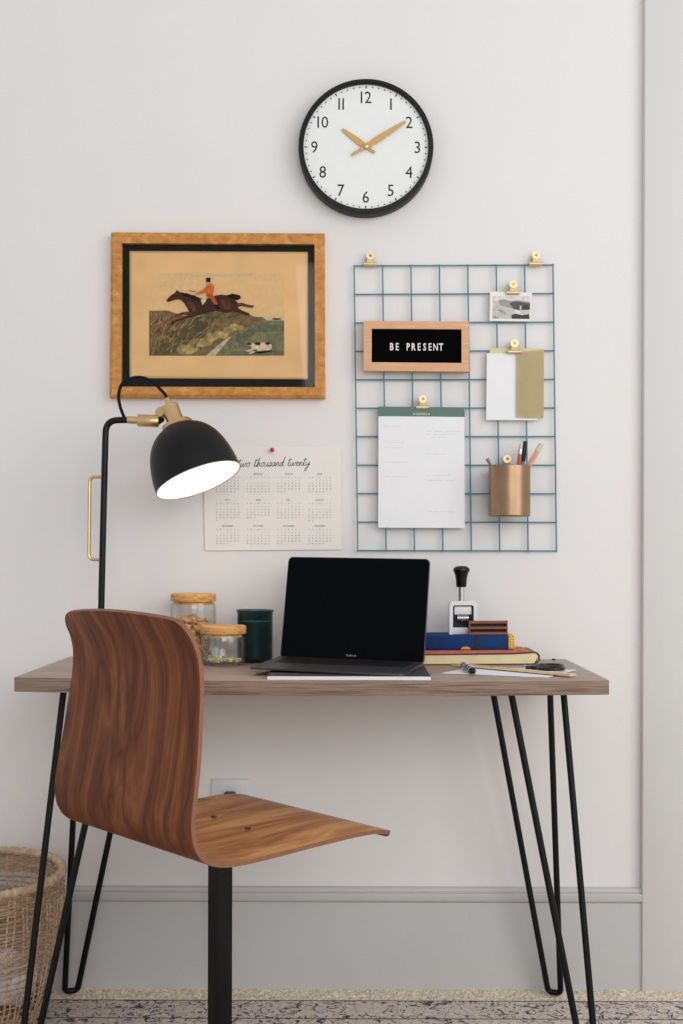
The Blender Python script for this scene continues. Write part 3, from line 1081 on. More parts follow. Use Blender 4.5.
stick('letter_opener', 'dull grey metal stick leaning left in the brass cup', 'metal stick', at(487, 458.3, YK - 0.004), (gx_(519, YK), YK - 0.004, zf + 0.004),
      [('shaft', 0, 0.93, 0.0036, 0.0036, M['grey_metal'], 8), ('tip', 0.93, 1.0, 0.0045, 0.004, M['grey_metal'], 10)])

# ------------------------------------------------------------------ wall calendar with a red pin
YW = -0.0035
t = thing('wall_calendar', 'cream year calendar sheet titled two thousand twenty pinned to the wall', 'calendar', tuple(at(273, 550, YW)))
c0, c1, c2, c3 = at(203.5, 446.5, YW), at(341, 447.3, YW), at(341.8, 549.6, YW), at(204.8, 550.6, YW)
b = B()
slab(b, [c0, c1, c2, c3], (0, 0.0008, 0))
obj('sheet', b, M['paper_warm'], t)
LET = {
    't': ([[(0, .2), (.22, 1.7), (.1, .3), (.28, 0), (.55, .3)], [(-.1, 1.25), (.65, 1.45)]], .55),
    'w': ([[(0, .9), (.08, .1), (.3, .1), (.48, .8), (.55, .1), (.8, .15), (.95, .9), (1.1, .75)]], 1.1),
    'o': ([[(.5, .9), (.15, .7), (.1, .2), (.4, 0), (.65, .4), (.5, .9), (.85, .8)]], .85),
    'h': ([[(0, 0), (.3, 2.1), (.1, 0), (.3, .75), (.5, .85), (.5, .1), (.75, .15)]], .75),
    'u': ([[(0, .85), (.05, .1), (.35, .1), (.55, .85), (.5, .1), (.78, .2)]], .75),
    's': ([[(0, .1), (.4, .95), (.5, .4), (.35, 0), (.1, .1), (.65, .2)]], .65),
    'a': ([[(.55, .8), (.2, .8), (.05, .2), (.3, 0), (.5, .6), (.55, .85), (.55, .1), (.8, .15)]], .8),
    'n': ([[(0, .85), (.05, 0), (.2, .7), (.45, .85), (.5, .1), (.75, .15)]], .75),
    'd': ([[(.5, .8), (.2, .8), (.05, .2), (.3, 0), (.55, .7), (.8, 2.1), (.6, .1), (.9, .2)]], .9),
    'e': ([[(0, .3), (.4, .6), (.35, .9), (.1, .7), (.1, .15), (.35, 0), (.65, .25)]], .65),
    'y': ([[(0, .85), (.1, .15), (.4, .2), (.65, .9), (.3, -1.0), (.0, -.9), (.6, .1), (.9, .4)]], .9)}
title = 'two thousand twenty'
adv = sum(LET[c][1] if c != ' ' else 0.75 for c in title)
px0, px1 = 237.5, 311.5
b = B()
x = 0.0
for c in title:
    if c == ' ':
        x += 0.75
        continue
    for st in LET[c][0]:
        pp = []
        for u, v in st:
            px = px0 + (px1 - px0) * (x + u + 0.22 * v) / (adv + 0.3)
            pp.append(at(px, 466.3 - v * 4.6 - (px - 275) * 0.02, YW - 0.0003))
        tube(b, smooth_path(pp, 4), 0.00058, 4)
    x += LET[c][1]
obj('title_script', b, M['ink'], t)
months = ['JANUARY', 'FEBRUARY', 'MARCH', 'APRIL', 'MAY', 'JUNE', 'JULY', 'AUGUST', 'SEPTEMBER', 'OCTOBER', 'NOVEMBER', 'DECEMBER']
mdays = [31, 29, 31, 30, 31, 30, 31, 31, 30, 31, 30, 31]
wd = 3                                                     # 1 January 2020 was a Wednesday
for mth in range(12):
    b = B()
    cxp = (227.5, 258.2, 288.7, 319.8)[mth % 4]
    cyp = (473.8, 499.8, 525.8)[mth // 4]
    write(b, months[mth], 0.0034, at(cxp, cyp + 0.9, YW - 0.0003), gap=0.1)
    for k, ch in enumerate('SMTWTFS'):
        write(b, ch, 0.0026, at(cxp + (k - 3) * 3.55, cyp + 4.3, YW - 0.0003))
    row, c_ = 0, wd
    for dnum in range(1, mdays[mth] + 1):
        write(b, str(dnum), 0.0025, at(cxp + (c_ - 3) * 3.55, cyp + 7.4 + row * 2.75, YW - 0.0003), gap=0.1)
        c_ += 1
        if c_ == 7:
            c_, row = 0, row + 1
    wd = c_
    obj('month_block', b, M['ink'], t, smooth=0)
pp = at(272.5, 450.2, YW)
b = B()
lathe(b, [(0.0009, 0.0), (0.0009, 0.004), (0.004, 0.005), (0.0052, 0.008), (0.0045, 0.0115), (0.002, 0.013), (0, 0.0133)], (pp.x, YW, pp.z), (0, -1, 0), 20)
p_ = obj('push_pin', b, M['red_pin'])
tag(p_, 'red push pin at the top of the wall calendar', 'push pin')

# ------------------------------------------------------------------ desk
ZT = 0.7590
TX0, TX1, TY0, TY1 = -0.6265, 0.4915, 2.160 - D, 2.592 - D
TH = 0.0275
t = thing('desk', 'grey brown wood desk on black hairpin legs', 'desk', ((TX0 + TX1) / 2, (TY0 + TY1) / 2, RZ))
b = B()
box(b, ((TX0 + TX1) / 2, (TY0 + TY1) / 2, ZT - TH / 2), (TX1 - TX0, TY1 - TY0, TH))
bevel_all(b, 0.0012, 2)
b.normal_update()
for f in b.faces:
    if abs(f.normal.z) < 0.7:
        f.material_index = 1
for k in range(1, 24):
    xx = TX0 + (TX1 - TX0) * k / 24
    bmesh.ops.bisect_plane(b, geom=b.verts[:] + b.edges[:] + b.faces[:], plane_co=(xx, 0, 0), plane_no=(1, 0, 0))
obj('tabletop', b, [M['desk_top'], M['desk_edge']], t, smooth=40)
mid = (TX0 + TX1) / 2


def hairpin(foot, ra, rb, rad=0.0066):
    zf_ = RZ + rad if foot[1] < -0.09 else 0.010 + rad
    zb = ZT - TH
    f_ = V(foot[0], foot[1], zf_)
    a, c = V(ra[0], ra[1], zb - 0.004), V(rb[0], rb[1], zb - 0.004)
    d = (c - a)
    d.z = 0
    d = d.normalized() * 0.014
    lo1, lo2 = f_ - d + V(0, 0, 0.0), f_ + d + V(0, 0, 0.0)
    path = round_path([a, lo1, lo2, c], 0.011, 6)
    bb = B()
    tube(bb, path, rad, 12)
    leg = obj('leg', bb, M['black_metal'], t)
    bb = B()
    cx_, cy_ = (a.x + c.x) / 2, (a.y + c.y) / 2
    w = abs(c.x - a.x) + 0.035
    box(bb, (cx_, cy_, zb - 0.002), (w, abs(c.y - a.y) + 0.05, 0.004))
    bevel_all(bb, 0.001, 1)
    obj('mounting_plate', bb, M['black_metal'], leg)


def gx(px, d):
    return (px - CX) * d / F


fr_a, fr_b, fr_f = (gx(511, 2.245), 2.245 - D), (gx(563.5, 2.285), 2.285 - D), (gx(590, 2.20), 2.205 - D)
rr_a, rr_b, rr_f = (gx(490.5, 2.50), 2.50 - D), (gx(550, 2.455), 2.455 - D), (gx(556, 2.559), 2.562 - D)
for sgn in (1, -1):
    def mr_(p):
        return p if sgn == 1 else (2 * mid - p[0], p[1])
    ff, rf = mr_(fr_f), mr_(rr_f)
    if sgn < 0:
        ff, rf = (ff[0] - 0.016, ff[1]), (rf[0] - 0.016, rf[1])
    else:
        ff = (ff[0] + 0.004, ff[1])
    hairpin(ff, mr_(fr_a), mr_(fr_b))
    rb_ = mr_(rr_b)
    hairpin(rf, mr_(rr_a), (rb_[0] - (0.005 if sgn < 0 else 0), rb_[1]))

# ------------------------------------------------------------------ chair: moulded plywood shell on one black column
KS = 0.93
ang = math.atan2(-0.725, 0.688)
SO = V(-0.3865, 1.9435 - D, 0)                               # point under the rearmost line of the shell
col_s = 0.215
fwd = V(-math.sin(ang), math.cos(ang), 0)
base = SO + fwd * col_s + V(0, 0, RZ)
chair = thing('desk_chair', 'moulded walnut plywood chair on a single black column, pulled up to the desk', 'chair', tuple(base), ang)
prof = [(-.009, .896), (.004, .870), (.018, .842), (.0255, .813), (.026, .773), (.0215, .723), (.0145, .663), (.0065, .61), (.002, .578), (.0025, .556), (.0085, .532), (.024, .511), (.05, .4985), (.085, .493), (.13, .4918), (.18, .4925), (.25, .494), (.33, .495), (.385, .494), (.417, .4905), (.443, .484), (.457, .474)]
pp = smooth_path([V(0, s, z) for s, z in prof], 6)
arc = [0.0]
for i in range(1, len(pp)):
    arc.append(arc[-1] + (pp[i] - pp[i - 1]).length)
LT = arc[-1]
MU = 24


def half_w(a):
    q = a / LT
    # narrower towards the top, widest at the bend
    if q < 0.5:
        w = 0.191 + (0.2115 - 0.191) * (math.sin((min(1.0, q / 0.42) - 0.5) * PI) + 1) / 2
    else:
        w = 0.2115 - 0.000 * (q - 0.5) / 0.5
    for e, r in ((a, 0.04), (LT - a, 0.034)):
        if e < r:
            w -= r - math.sqrt(max(0.0, r * r - (r - e) ** 2))
    return w


b = B()
uvl = b.loops.layers.uv.new('UVMap')
top_v, bot_v = [], []
TS = 0.0078
rows = []
for i, p in enumerate(pp):
    tg = (pp[min(i + 1, len(pp) - 1)] - pp[max(i - 1, 0)]).normalized()
    nrm = V(0, -tg.z, tg.y)                                # towards the sitter
    if nrm.z < -0.2 and i > len(pp) / 2:
        nrm = -nrm
    q = arc[i] / LT
    cur = 0.004 * max(0.0, 1 - q / 0.42)                   # the back is slightly hollow across
    arch = 0.0095 * max(0.0, 1 - q / 0.2)                   # and its top edge is gently arched
    hw = half_w(arc[i])
    r1, r2 = [], []
    for j in range(MU + 1):
        u = -1 + 2 * j / MU
        o = V(u * hw, 0, 0) + p + nrm * (cur * u * u) + tg * (arch * u * u)
        r1.append((b.verts.new(o + nrm * TS * 0.5), u * hw, arc[i]))
        r2.append((b.verts.new(o - nrm * TS * 0.5), u * hw, arc[i]))
    rows.append((r1, r2))


def shell_face(vs, mi):
    f = b.faces.new([v[0] for v in vs])
    f.material_index = mi
    for lp_, v in zip(f.loops, vs):
        lp_[uvl].uv = (v[1] / 0.42, v[2] / 0.42)


nR = len(rows)
for i in range(nR - 1):
    for j in range(MU):
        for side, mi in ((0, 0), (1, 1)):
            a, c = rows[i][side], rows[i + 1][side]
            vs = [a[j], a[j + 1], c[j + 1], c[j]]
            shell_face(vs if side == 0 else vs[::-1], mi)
    for j in (0, MU):
        shell_face([rows[i][0][j], rows[i + 1][0][j], rows[i + 1][1][j], rows[i][1][j]], 2)
for i in (0, nR - 1):
    for j in range(MU):
        shell_face([rows[i][0][j], rows[i][0][j + 1], rows[i][1][j + 1], rows[i][1][j]], 2)
bmesh.ops.transform(b, matrix=Matrix.Translation((0, -col_s, -RZ)), verts=b.verts)
obj('plywood_shell', b, [M['veneer_front'], M['veneer_back_shaded'], M['ply_edge']], chair, local=True, smooth=50)
b = B()
box(b, (0, 0, (0.4845 + 0.02) / 2 - RZ / 2), (0.033, 0.033, 0.4845 - 0.02 - RZ))
bevel_all(b, 0.003, 2)
obj('column', b, M['black_metal'], chair, local=True)
b = B()
box(b, (0, 0, 0.4850 - RZ - 0.002), (0.2, 0.16, 0.004))
bevel_all(b, 0.001, 1)
obj('seat_plate', b, M['black_metal'], chair, local=True)
for k in range(4):
    b = B()
    a = PI / 4 + k * PI / 2
    box(b, (math.cos(a) * 0.115, math.sin(a) * 0.115, 0.0125), (0.23, 0.03, 0.025), Matrix.Rotation(a, 4, 'Z'))
    bevel_all(b, 0.003, 2)
    obj('foot', b, M['black_metal'], chair, local=True)
for x, y in ((0.055, 0.02), (-0.06, 0.03), (0.05, -0.13), (-0.1, -0.1)):
    b = B()
    lathe(b, [(0.0055, 0), (0.0055, 0.0012), (0.003, 0.002), (0, 0.002)], (x, y, 0.4988 - RZ), (0, 0, 1), 14)
    obj('seat_rivet', b, M['dark_leather'], chair, local=True)

# ------------------------------------------------------------------ dark covered book under the laptop
bx0, bx1 = gx(267.4, 2.175), gx(431.5, 2.175)
by0 = 2.177 - D
t = thing('book', 'flat dark covered book with white pages under the laptop', 'book', ((bx0 + bx1) / 2, by0 + 0.105, ZT))
b = B()
box(b, ((bx0 + bx1) / 2, by0 + 0.105, ZT + 0.0038), (bx1 - bx0 - 0.001, 0.209, 0.0062))
obj('pages', b, M['paper'], t)
b = B()
box(b, ((bx0 + bx1) / 2, by0 + 0.105, ZT + 0.0073), (bx1 - bx0, 0.21, 0.0008))
obj('front_cover', b, M['dark_cover'], t)
b = B()
box(b, ((bx0 + bx1) / 2, by0 + 0.105, ZT + 0.0004), (bx1 - bx0, 0.21, 0.0008))
obj('back_cover', b, M['paper'], t)

# ------------------------------------------------------------------ laptop
LW, LD = 0.311, 0.198
la = -math.radians(15)
fr = V(0.1065, 2.172 - D, ZT + 0.0078)                     # front right corner of the base
rx, ry = V(math.cos(la), math.sin(la), 0), V(-math.sin(la), math.cos(la), 0)
lo = fr - rx * LW / 2
t = thing('laptop', 'open dark grey laptop with a black screen', 'laptop', tuple(lo + V(0, 0, 0.0019)), la)
t.rotation_euler = (0, math.radians(0.7), la)


def rrect(w, d, r, x0=0.0, y0=0.0, n=6):
    out = []
    for cx_, cy_, a0 in ((w / 2 - r, d - r, 0), (-w / 2 + r, d - r, 90), (-w / 2 + r, r, 180), (w / 2 - r, r, 270)):
        for k in range(n + 1):
            a = math.radians(a0 + 90 * k / n)
            out.append((x0 + cx_ + r * math.cos(a), y0 + cy_ + r * math.sin(a)))
    return out


b = B()
rb = rrect(LW, LD, 0.011)
vb = [b.verts.new((x, y, 0.0006 + 0.001 * 0)) for x, y in rb]
vm = [b.verts.new((x, y, 0.0042 + 0.0055 * (y / LD))) for x, y in rb]
b.faces.new(vb)
b.faces.new(vm)
for k in range(len(rb)):
    k2 = (k + 1) % len(rb)
    b.faces.new((vb[k], vb[k2], vm[k2], vm[k]))
obj('base', b, M['space_grey'], t, local=True, smooth=40)


def ontop(y, dz=0.0):
    return 0.0042 + 0.0055 * (y / LD) + dz


b = B()
slab(b, [(x, y, ontop(y, 0.0001)) for x, y in ((-0.137, 0.092), (0.137, 0.092), (0.137, 0.19), (-0.137, 0.19))], (0, 0, 0.0002))
kb = obj('keyboard', b, M['keys'], t, local=True)
for rI in range(5):
    for cI in range(14):
        b = B()
        if rI == 0 and 3 < cI < 10:
            if cI != 4:
                b.free()
                continue
            xa, xb = -0.136 + cI * 0.01943 + 0.001, -0.136 + 10 * 0.01943 - 0.001
        else:
            xa, xb = -0.136 + cI * 0.01943 + 0.001, -0.136 + (cI + 1) * 0.01943 - 0.001
        ya, yb_ = 0.093 + rI * 0.0193 + 0.001, 0.093 + (rI + 1) * 0.0193 - 0.001
        slab(b, [(xa, ya, ontop(ya, 0.0003)), (xb, ya, ontop(ya, 0.0003)), (xb, yb_, ontop(yb_, 0.0003)), (xa, yb_, ontop(yb_, 0.0003))], (0, 0, 0.0008))
        obj('key', b, M['keys'], kb, local=True)
b = B()
slab(b, [(x, y, ontop(y, 0.0001)) for x, y in rrect(0.11, 0.072, 0.004, 0, 0.01)], (0, 0, 0.0002))
obj('trackpad', b, M['space_grey'], t, local=True)
# lid, tilted back about the hinge
tilt = math.radians(13)
HZ = 0.0048
lid_m = Matrix.Translation((0, LD - 0.0045, HZ)) @ Matrix.Rotation(PI / 2 - tilt, 4, 'X')
b = B()
slab(b, [(x, y, 0.0) for x, y in rrect(LW, 0.2215, 0.0105)], (0, 0, -0.0045))
bmesh.ops.transform(b, matrix=lid_m, verts=b.verts)
lid = obj('lid', b, M['space_grey'], t, local=True, smooth=40)
b = B()
slab(b, [(x, y + 0.0015, 0.0) for x, y in rrect(LW - 0.003, 0.2185, 0.0095)], (0, 0, 0.0006))
bmesh.ops.transform(b, matrix=lid_m, verts=b.verts)
obj('screen', b, M['screen'], lid, local=True, smooth=40)
b = B()
write(b, 'MacBook', 0.0040, (0, 0.0105, 0.0008), (1, 0, 0), (0, 1, 0), gap=0.08)
bmesh.ops.transform(b, matrix=lid_m, verts=b.verts)
obj('lettering', b, M['logo_grey'], lid, local=True, smooth=0)
b = B()
tube(b, [(-0.125, LD - 0.001, HZ + 0.0022), (0.125, LD - 0.001, HZ + 0.0022)], 0.0036, 12)
obj('hinge', b, M['black_satin'], t, local=True)

# ------------------------------------------------------------------ desk lamp
YQ = 2.42 - D
pole0 = at(99.9, 664, YQ)
pole0.z = ZT
t = thing('desk_lamp', 'black desk lamp with dome shade and brass fittings, lit', 'lamp', tuple(pole0))
b = B()
bc = pole0 + V(0.022, 0.0, 0)
lathe(b, [(0, 0), (0.052, 0), (0.055, 0.003), (0.055, 0.013), (0.052, 0.016), (0, 0.017)], bc, n=48)
obj('base', b, M['black_satin'], t)
b = B()
pth = [pole0 + V(0, 0, 0.014), at(101.2, 608, YQ), at(104.7, 462, YQ), at(106.0, 419.5, YQ), at(129, 418.8, YQ)]
tube(b, round_path([pth[0], pth[1], pth[2]], 0.02, 4)[:-1] + round_path([pth[2], pth[3], pth[4]], 0.026, 10), 0.0068, 14)
obj('pole', b, M['black_satin'], t)
# brass grip on the pole
b = B()
g = [at(104.3, 476, YQ), at(89.8, 476.3, YQ), at(88.8, 559, YQ), at(102, 558.8, YQ)]
tube(b, round_path(g, 0.012, 7), 0.0036, 10)
obj('grip', b, M['brass'], t)
# arm fittings
b = B()
e0, e1, e2, e3 = at(127.5, 418.8, YQ), at(137.5, 419.2, YQ), at(137.5, 419.3, YQ), at(158, 419.8, YQ)
tube(b, [e0, e1], 0.0078, 16)
obj('collar', b, M['brass'], t)
b = B()
e3 = at(159, 419.8, YQ)
tube(b, [e2, e2.lerp(e3, 0.06), e2.lerp(e3, 0.94), e3], [0.0115, 0.0132, 0.0132, 0.012], 20)
obj('swivel_barrel', b, M['brass'], t)
# shade
axd = V(0.375, -0.19, -0.90).normalized()
oc_ = at(198.6, 478.4, YQ - 0.03)
SR, SH = 0.0925, 0.126
apex = oc_ - axd * SH
b = B()
sp = []
for k in range(15):
    a = k / 14 * PI / 2
    sp.append((max(0.02, SR * math.sin(a) ** 0.92), SH * 0.97 * (1 - math.cos(a) ** 0.9) * 0.86 if k < 14 else SH * 0.86))
sp = [(0.021, 0.0), (0.034, 0.0035), (0.05, 0.012), (0.0635, 0.0245), (0.0745, 0.041), (0.082, 0.059), (0.0875, 0.08), (0.0908, 0.10), (0.0925, SH)]
spv = smooth_path([V(r, 0, h) for r, h in sp], 4)
pr_out = [(v.x, v.z) for v in spv]
pr_in = [(v.x - 0.0014, v.z + 0.0006) for v in spv]
pr_in[-1] = (pr_in[-1][0], SH)
lathe(b, pr_out, apex, axd, 64)
sh = obj('shade', b, M['black_satin'], t, smooth=40)
b = B()
lathe(b, pr_in, apex, axd, 64)
obj('shade_lining', b, M['lamp_inside'], sh, smooth=40)
b = B()
tube_pts = []
q = V(0, 0, 1).rotation_difference(axd)
ring = [oc_ + q @ V((SR - 0.0007) * math.cos(2 * PI * k / 64), (SR - 0.0007) * math.sin(2 * PI * k / 64), 0) for k in range(64)]
tube(b, ring, 0.0011, 6, closed=True)
obj('shade_rim', b, pbr('rim_copper', (120, 84, 70), 0.4, metal=0.5), sh)
b = B()
lathe(b, [(0.0, -0.066), (0.006, -0.066), (0.0068, -0.05), (0.0165, -0.0495), (0.018, -0.0475), (0.018, -0.009), (0.0188, -0.006), (0.0205, 0.002), (0, 0.002)], apex, axd, 32)
obj('socket', b, M['brass'], t)
b = B()
lathe(b, [(0.019, -0.009), (0.031, -0.007), (0.0335, -0.004), (0.0345, 0.002), (0.033, 0.004), (0.02, 0.001)], apex, axd, 40)
obj('shade_collar', b, M['brass'], t)
b = B()
kn = at(162, 411.5, YQ + 0.006)
lathe(b, [(0, -0.009), (0.0115, -0.009), (0.0125, -0.007), (0.0125, 0.007), (0.0115, 0.009), (0, 0.009)], kn, (-0.35, -0.75, 0.2), 24)
obj('knuckle', b, M['brass'], t)
b = B()
tube(b, [e3 - V(0.003, 0, 0), kn + V(0, 0.004, -0.012)], [0.008, 0.0065], 12)
obj('knuckle_link', b, M['black_satin'], t)
b = B()
lathe(b, [(0, 0.0), (0.012, 0.002), (0.013, 0.016), (0.022, 0.034), (0.0265, 0.052), (0.022, 0.071), (0.012, 0.079), (0, 0.081)], apex, axd, 28)
obj('bulb', b, M['bulb'], t)
b = B()
top = apex - axd * 0.064
cp = [at(124.5, 417, YQ), at(120, 405, YQ), at(118.8, 393, YQ), at(122.5, 382.5, YQ), at(132, 377, YQ), at(143, 376.3, YQ), at(154, 381.5, YQ + 0.004), at(161, 388.5, YQ + 0.01), top - axd * 0.012, top]
tube(b, smooth_path(cp, 5), 0.0034, 10)
obj('cord', b, M['cord'], t)

# ------------------------------------------------------------------ jars and candle
def jar(cx_, d, r, h, lid_h, label, lidw):
    o = V(cx_, d - D, ZT)
    t = thing('glass_jar', label, 'jar', tuple(o))
    bb = B()
    w = 0.0022
    lathe(bb, [(0, 0.0005), (r * 0.8, 0.0), (r * 0.93, 0.002), (r, 0.009), (r, h - 0.012), (r * 0.985, h - 0.004), (r * 0.95, h), (r * 0.95 - w, h), (r - w, h - 0.012), (r - w, 0.010), (r * 0.9, 0.0055), (0, 0.005)], o, n=56)
    obj('glass_body', bb, M['jar_glass'], t, smooth=50)
    bb = B()
    z = h + 0.0005
    lathe(bb, [(0, z - 0.005), (r * 0.84, z - 0.005), (r * 0.84, z + 0.0025), (lidw - 0.001, z + 0.0025), (lidw, z + 0.004), (lidw, z + lid_h - 0.0025), (lidw - 0.0025, z + lid_h), (0, z + lid_h)], o, n=56)
    obj('wood_lid', bb, M['acacia'], t, smooth=40)
    return o


def bits(name, o, r, h, n, s0, s1, flat, mat, label, cat, floor=0.0062):
    bb = B()
    rr = random.Random(n)
    for k in range(n):
        sz = rr.uniform(s0, s1)
        a, q = rr.uniform(0, 2 * PI), math.sqrt(rr.random()) * (r - sz * 1.5)
        # mostly against the glass and on the surface, where it shows
        z = floor + sz * flat + rr.random() * max(0.0, h - sz)
        ro = bmesh.ops.create_icosphere(bb, subdivisions=1, radius=sz)
        mt = Matrix.Translation((o.x + q * math.cos(a), o.y + q * math.sin(a), ZT + z)) @ Matrix.Rotation(rr.uniform(0, PI), 4, 'Z') @ Matrix.Rotation(rr.uniform(-0.6, 0.6), 4, 'X') @ Matrix.Diagonal((1, rr.uniform(0.6, 1), flat, 1))
        for v in ro['verts']:
            v.co *= 1 + 0.35 * noise.noise(v.co * 180 + V(k, 0, 0))
        bmesh.ops.transform(bb, matrix=mt, verts=ro['verts'])
    ob = obj(name, bb, mat)
    tag(ob, label, cat, kind='stuff')
    return ob


tj = jar(gx(193.5, 2.535), 2.535, 0.0497, 0.1285, 0.0200, 'tall glass jar of brown nuggets with round wooden lid', 0.0497)
bits('nuggets', tj, 0.0455, 0.092, 330, 0.005, 0.009, 0.75, M['nuggets'], 'brown nuggets filling the tall glass jar', 'nuggets')
sj = jar(gx(223.5, 2.46), 2.46, 0.0478, 0.0645, 0.0195, 'short glass jar with thick wooden lid, nearly empty, beside dark green candle', 0.0492)
bits('gold_bits', sj, 0.0435, 0.010, 150, 0.003, 0.0055, 0.42, M['herbs'], 'small gold green bits at the bottom of the short jar', 'bits')
co = V(gx(255.2, 2.535), 2.535 - D, ZT)
t = thing('candle', 'dark green glass candle tumbler between short jar and laptop', 'candle', tuple(co))
b = B()
r, h = 0.0388, 0.1145
lathe(b, [(0, 0), (r * 0.88, 0), (r * 0.96, 0.003), (r, 0.011), (r, h - 0.006), (r + 0.0028, h - 0.003), (r + 0.003, h - 0.001), (r + 0.001, h), (r - 0.002, h - 0.001), (r - 0.0026, h - 0.008), (r - 0.0026, 0.012), (r * 0.85, 0.007), (0, 0.007)], co, n=56)
obj('glass_tumbler', b, M['green_glass'], t, smooth=45)
b = B()
lathe(b, [(0, 0.0075), (r * 0.85, 0.0075), (r - 0.0032, 0.013), (r - 0.0032, 0.089), (0, 0.088)], co, n=40)
wx = obj('wax', b, M['wax'], t)
b = B()
tube(b, [co + V(0, 0, 0.086), co + V(0.0005, 0, 0.098)], 0.0012, 6)
obj('wick', b, M['ink_black'], t)

# ------------------------------------------------------------------ books and stamp
jy = 2.470 - D
jx0, jx1 = 0.150, gx(540, 2.478)
jh = 0.0215
t = thing('journal', 'thick leather journal with cream page edges and salmon flap, bottom of stack', 'journal', ((jx0 + jx1) / 2, jy + 0.065, ZT))
b = B()
n = 8
pg = []
z0, z1 = ZT + 0.0022, ZT + jh
pgs = [(jx0, z0), (jx1 - 0.02, z0 - 0.0002), (jx1 - 0.008, z0 + 0.0012)]
for k in range(n + 1):
    a = -PI / 2 + PI * k / n
    pgs.append((jx1 - 0.012 + 0.008 * math.cos(a), (z0 + z1) / 2 + 0.0015 + 0.0105 * math.sin(a)))
pgs += [(jx1 - 0.03, z1 + 0.0015), (jx1 - 0.06, z1), (jx0, z1 - 0.001)]
slab(b, [(x, jy + 0.002, z) for x, z in pgs], (0, 0.114, 0))
obj('pages', b, M['paper_edge'], t, smooth=50)
b = B()
# wrap-around cover: bottom, rounded spine at the right, top
outer = [(jx0 - 0.003, ZT + 0.0002), (jx1 - 0.02, ZT + 0.0002)]
inner = [(jx0 - 0.003, ZT + 0.0019), (jx1 - 0.02, ZT + 0.0017)]
for k in range(11):
    a = -PI / 2 + PI * k / 10
    outer.append((jx1 - 0.012 + 0.012 * math.cos(a), ZT + 0.0137 + 0.0135 * math.sin(a)))
    inner.append((jx1 - 0.012 + 0.0095 * math.cos(a), ZT + 0.0137 + 0.0118 * math.sin(a)))
outer += [(jx1 - 0.03, ZT + jh + 0.0050), (jx1 - 0.06, ZT + jh + 0.003), (jx0 - 0.003, ZT + jh + 0.0015)]
inner += [(jx1 - 0.03, ZT + jh + 0.0032), (jx1 - 0.06, ZT + jh + 0.0012), (jx0 - 0.003, ZT + jh - 0.0001)]
ring_ = outer + inner[::-1]
va = [b.verts.new((x, jy, z)) for x, z in ring_]
vb2 = [b.verts.new((x, jy + 0.118, z)) for x, z in ring_]
m_ = len(ring_)
for k in range(m_):
    b.faces.new((va[k], va[(k + 1) % m_], vb2[(k + 1) % m_], vb2[k]))
no = len(outer)
for vv in (va, vb2):
    for k in range(no - 1):
        b.faces.new((vv[k], vv[k + 1], vv[m_ - 2 - k], vv[m_ - 1 - k]))
obj('leather_cover', b, M['leather'], t, smooth=50)
b = B()
fz = ZT + jh + 0.0022
slab(b, [(jx0, jy - 0.004, fz), (jx1 - 0.055, jy - 0.004, fz + 0.002), (jx1 - 0.022, jy - 0.002, fz + 0.0035), (jx1 - 0.022, jy - 0.002, fz + 0.0055), (jx1 - 0.045, jy - 0.004, fz + 0.0072), (jx1 - 0.06, jy - 0.004, fz + 0.0072), (jx0, jy - 0.004, fz + 0.0068)], (0, 0.112, 0))
obj('salmon_flap', b, M['salmon'], t, smooth=40)
ZB = fz + 0.0082
# blue cloth book
ux0, ux1 = 0.165, gx(515, 2.488)
uy = 2.484 - D
ut = 0.0305
t = thing('book', 'blue cloth book with yellow dotted corner lying on the leather journal', 'book', ((ux0 + ux1) / 2, uy + 0.055, ZB))
b = B()
box(b, ((ux0 + ux1 - 0.014) / 2, uy + 0.052, ZB + ut / 2), (ux1 - 0.014 - ux0, 0.104, ut))
bevel_all(b, 0.002, 2)
obj('cover', b, M['blue_cloth'], t)
b = B()
box(b, (ux1 - 0.0075, uy + 0.052, ZB + ut / 2 + 0.0005), (0.013, 0.1045, ut - 0.001))
bevel_all(b, 0.0015, 2)
cr = obj('yellow_corner', b, M['yellow_print'], t)
b = B()
for i in range(2):
    for j in range(5):
        lathe(b, [(0.0, 0.0), (0.0011, 0.0)], (ux1 - 0.0105 + i * 0.006 + (j % 2) * 0.0012, uy - 0.0004, ZB + 0.004 + j * 0.0058), (0, -1, 0), 8)
obj('dot_pattern', b, M['ink_black'], cr, smooth=0)
b = B()
ox = gx(466, 2.484)
slab(b, [(ox + 0.0105 * math.cos(a), uy - 0.0002, ZB + 0.0006 + 0.0058 * math.sin(a)) for a in [PI * k / 12 for k in range(13)]], (0, -0.0004, 0))
obj('orange_emblem', b, M['orange_print'], t, smooth=0)
b = B()
bxx = gx(477.5, 2.484)
slab(b, [(bxx - 0.005, uy - 0.0002, ZB + 0.001), (bxx + 0.005, uy - 0.0002, ZB + 0.001), (bxx + 0.005, uy - 0.0002, ZB + ut - 0.001), (bxx - 0.005, uy - 0.0002, ZB + ut - 0.001)], (0, -0.0004, 0))
obj('dark_band', b, M['navy_band'], t, smooth=0)
ZS = ZB + ut
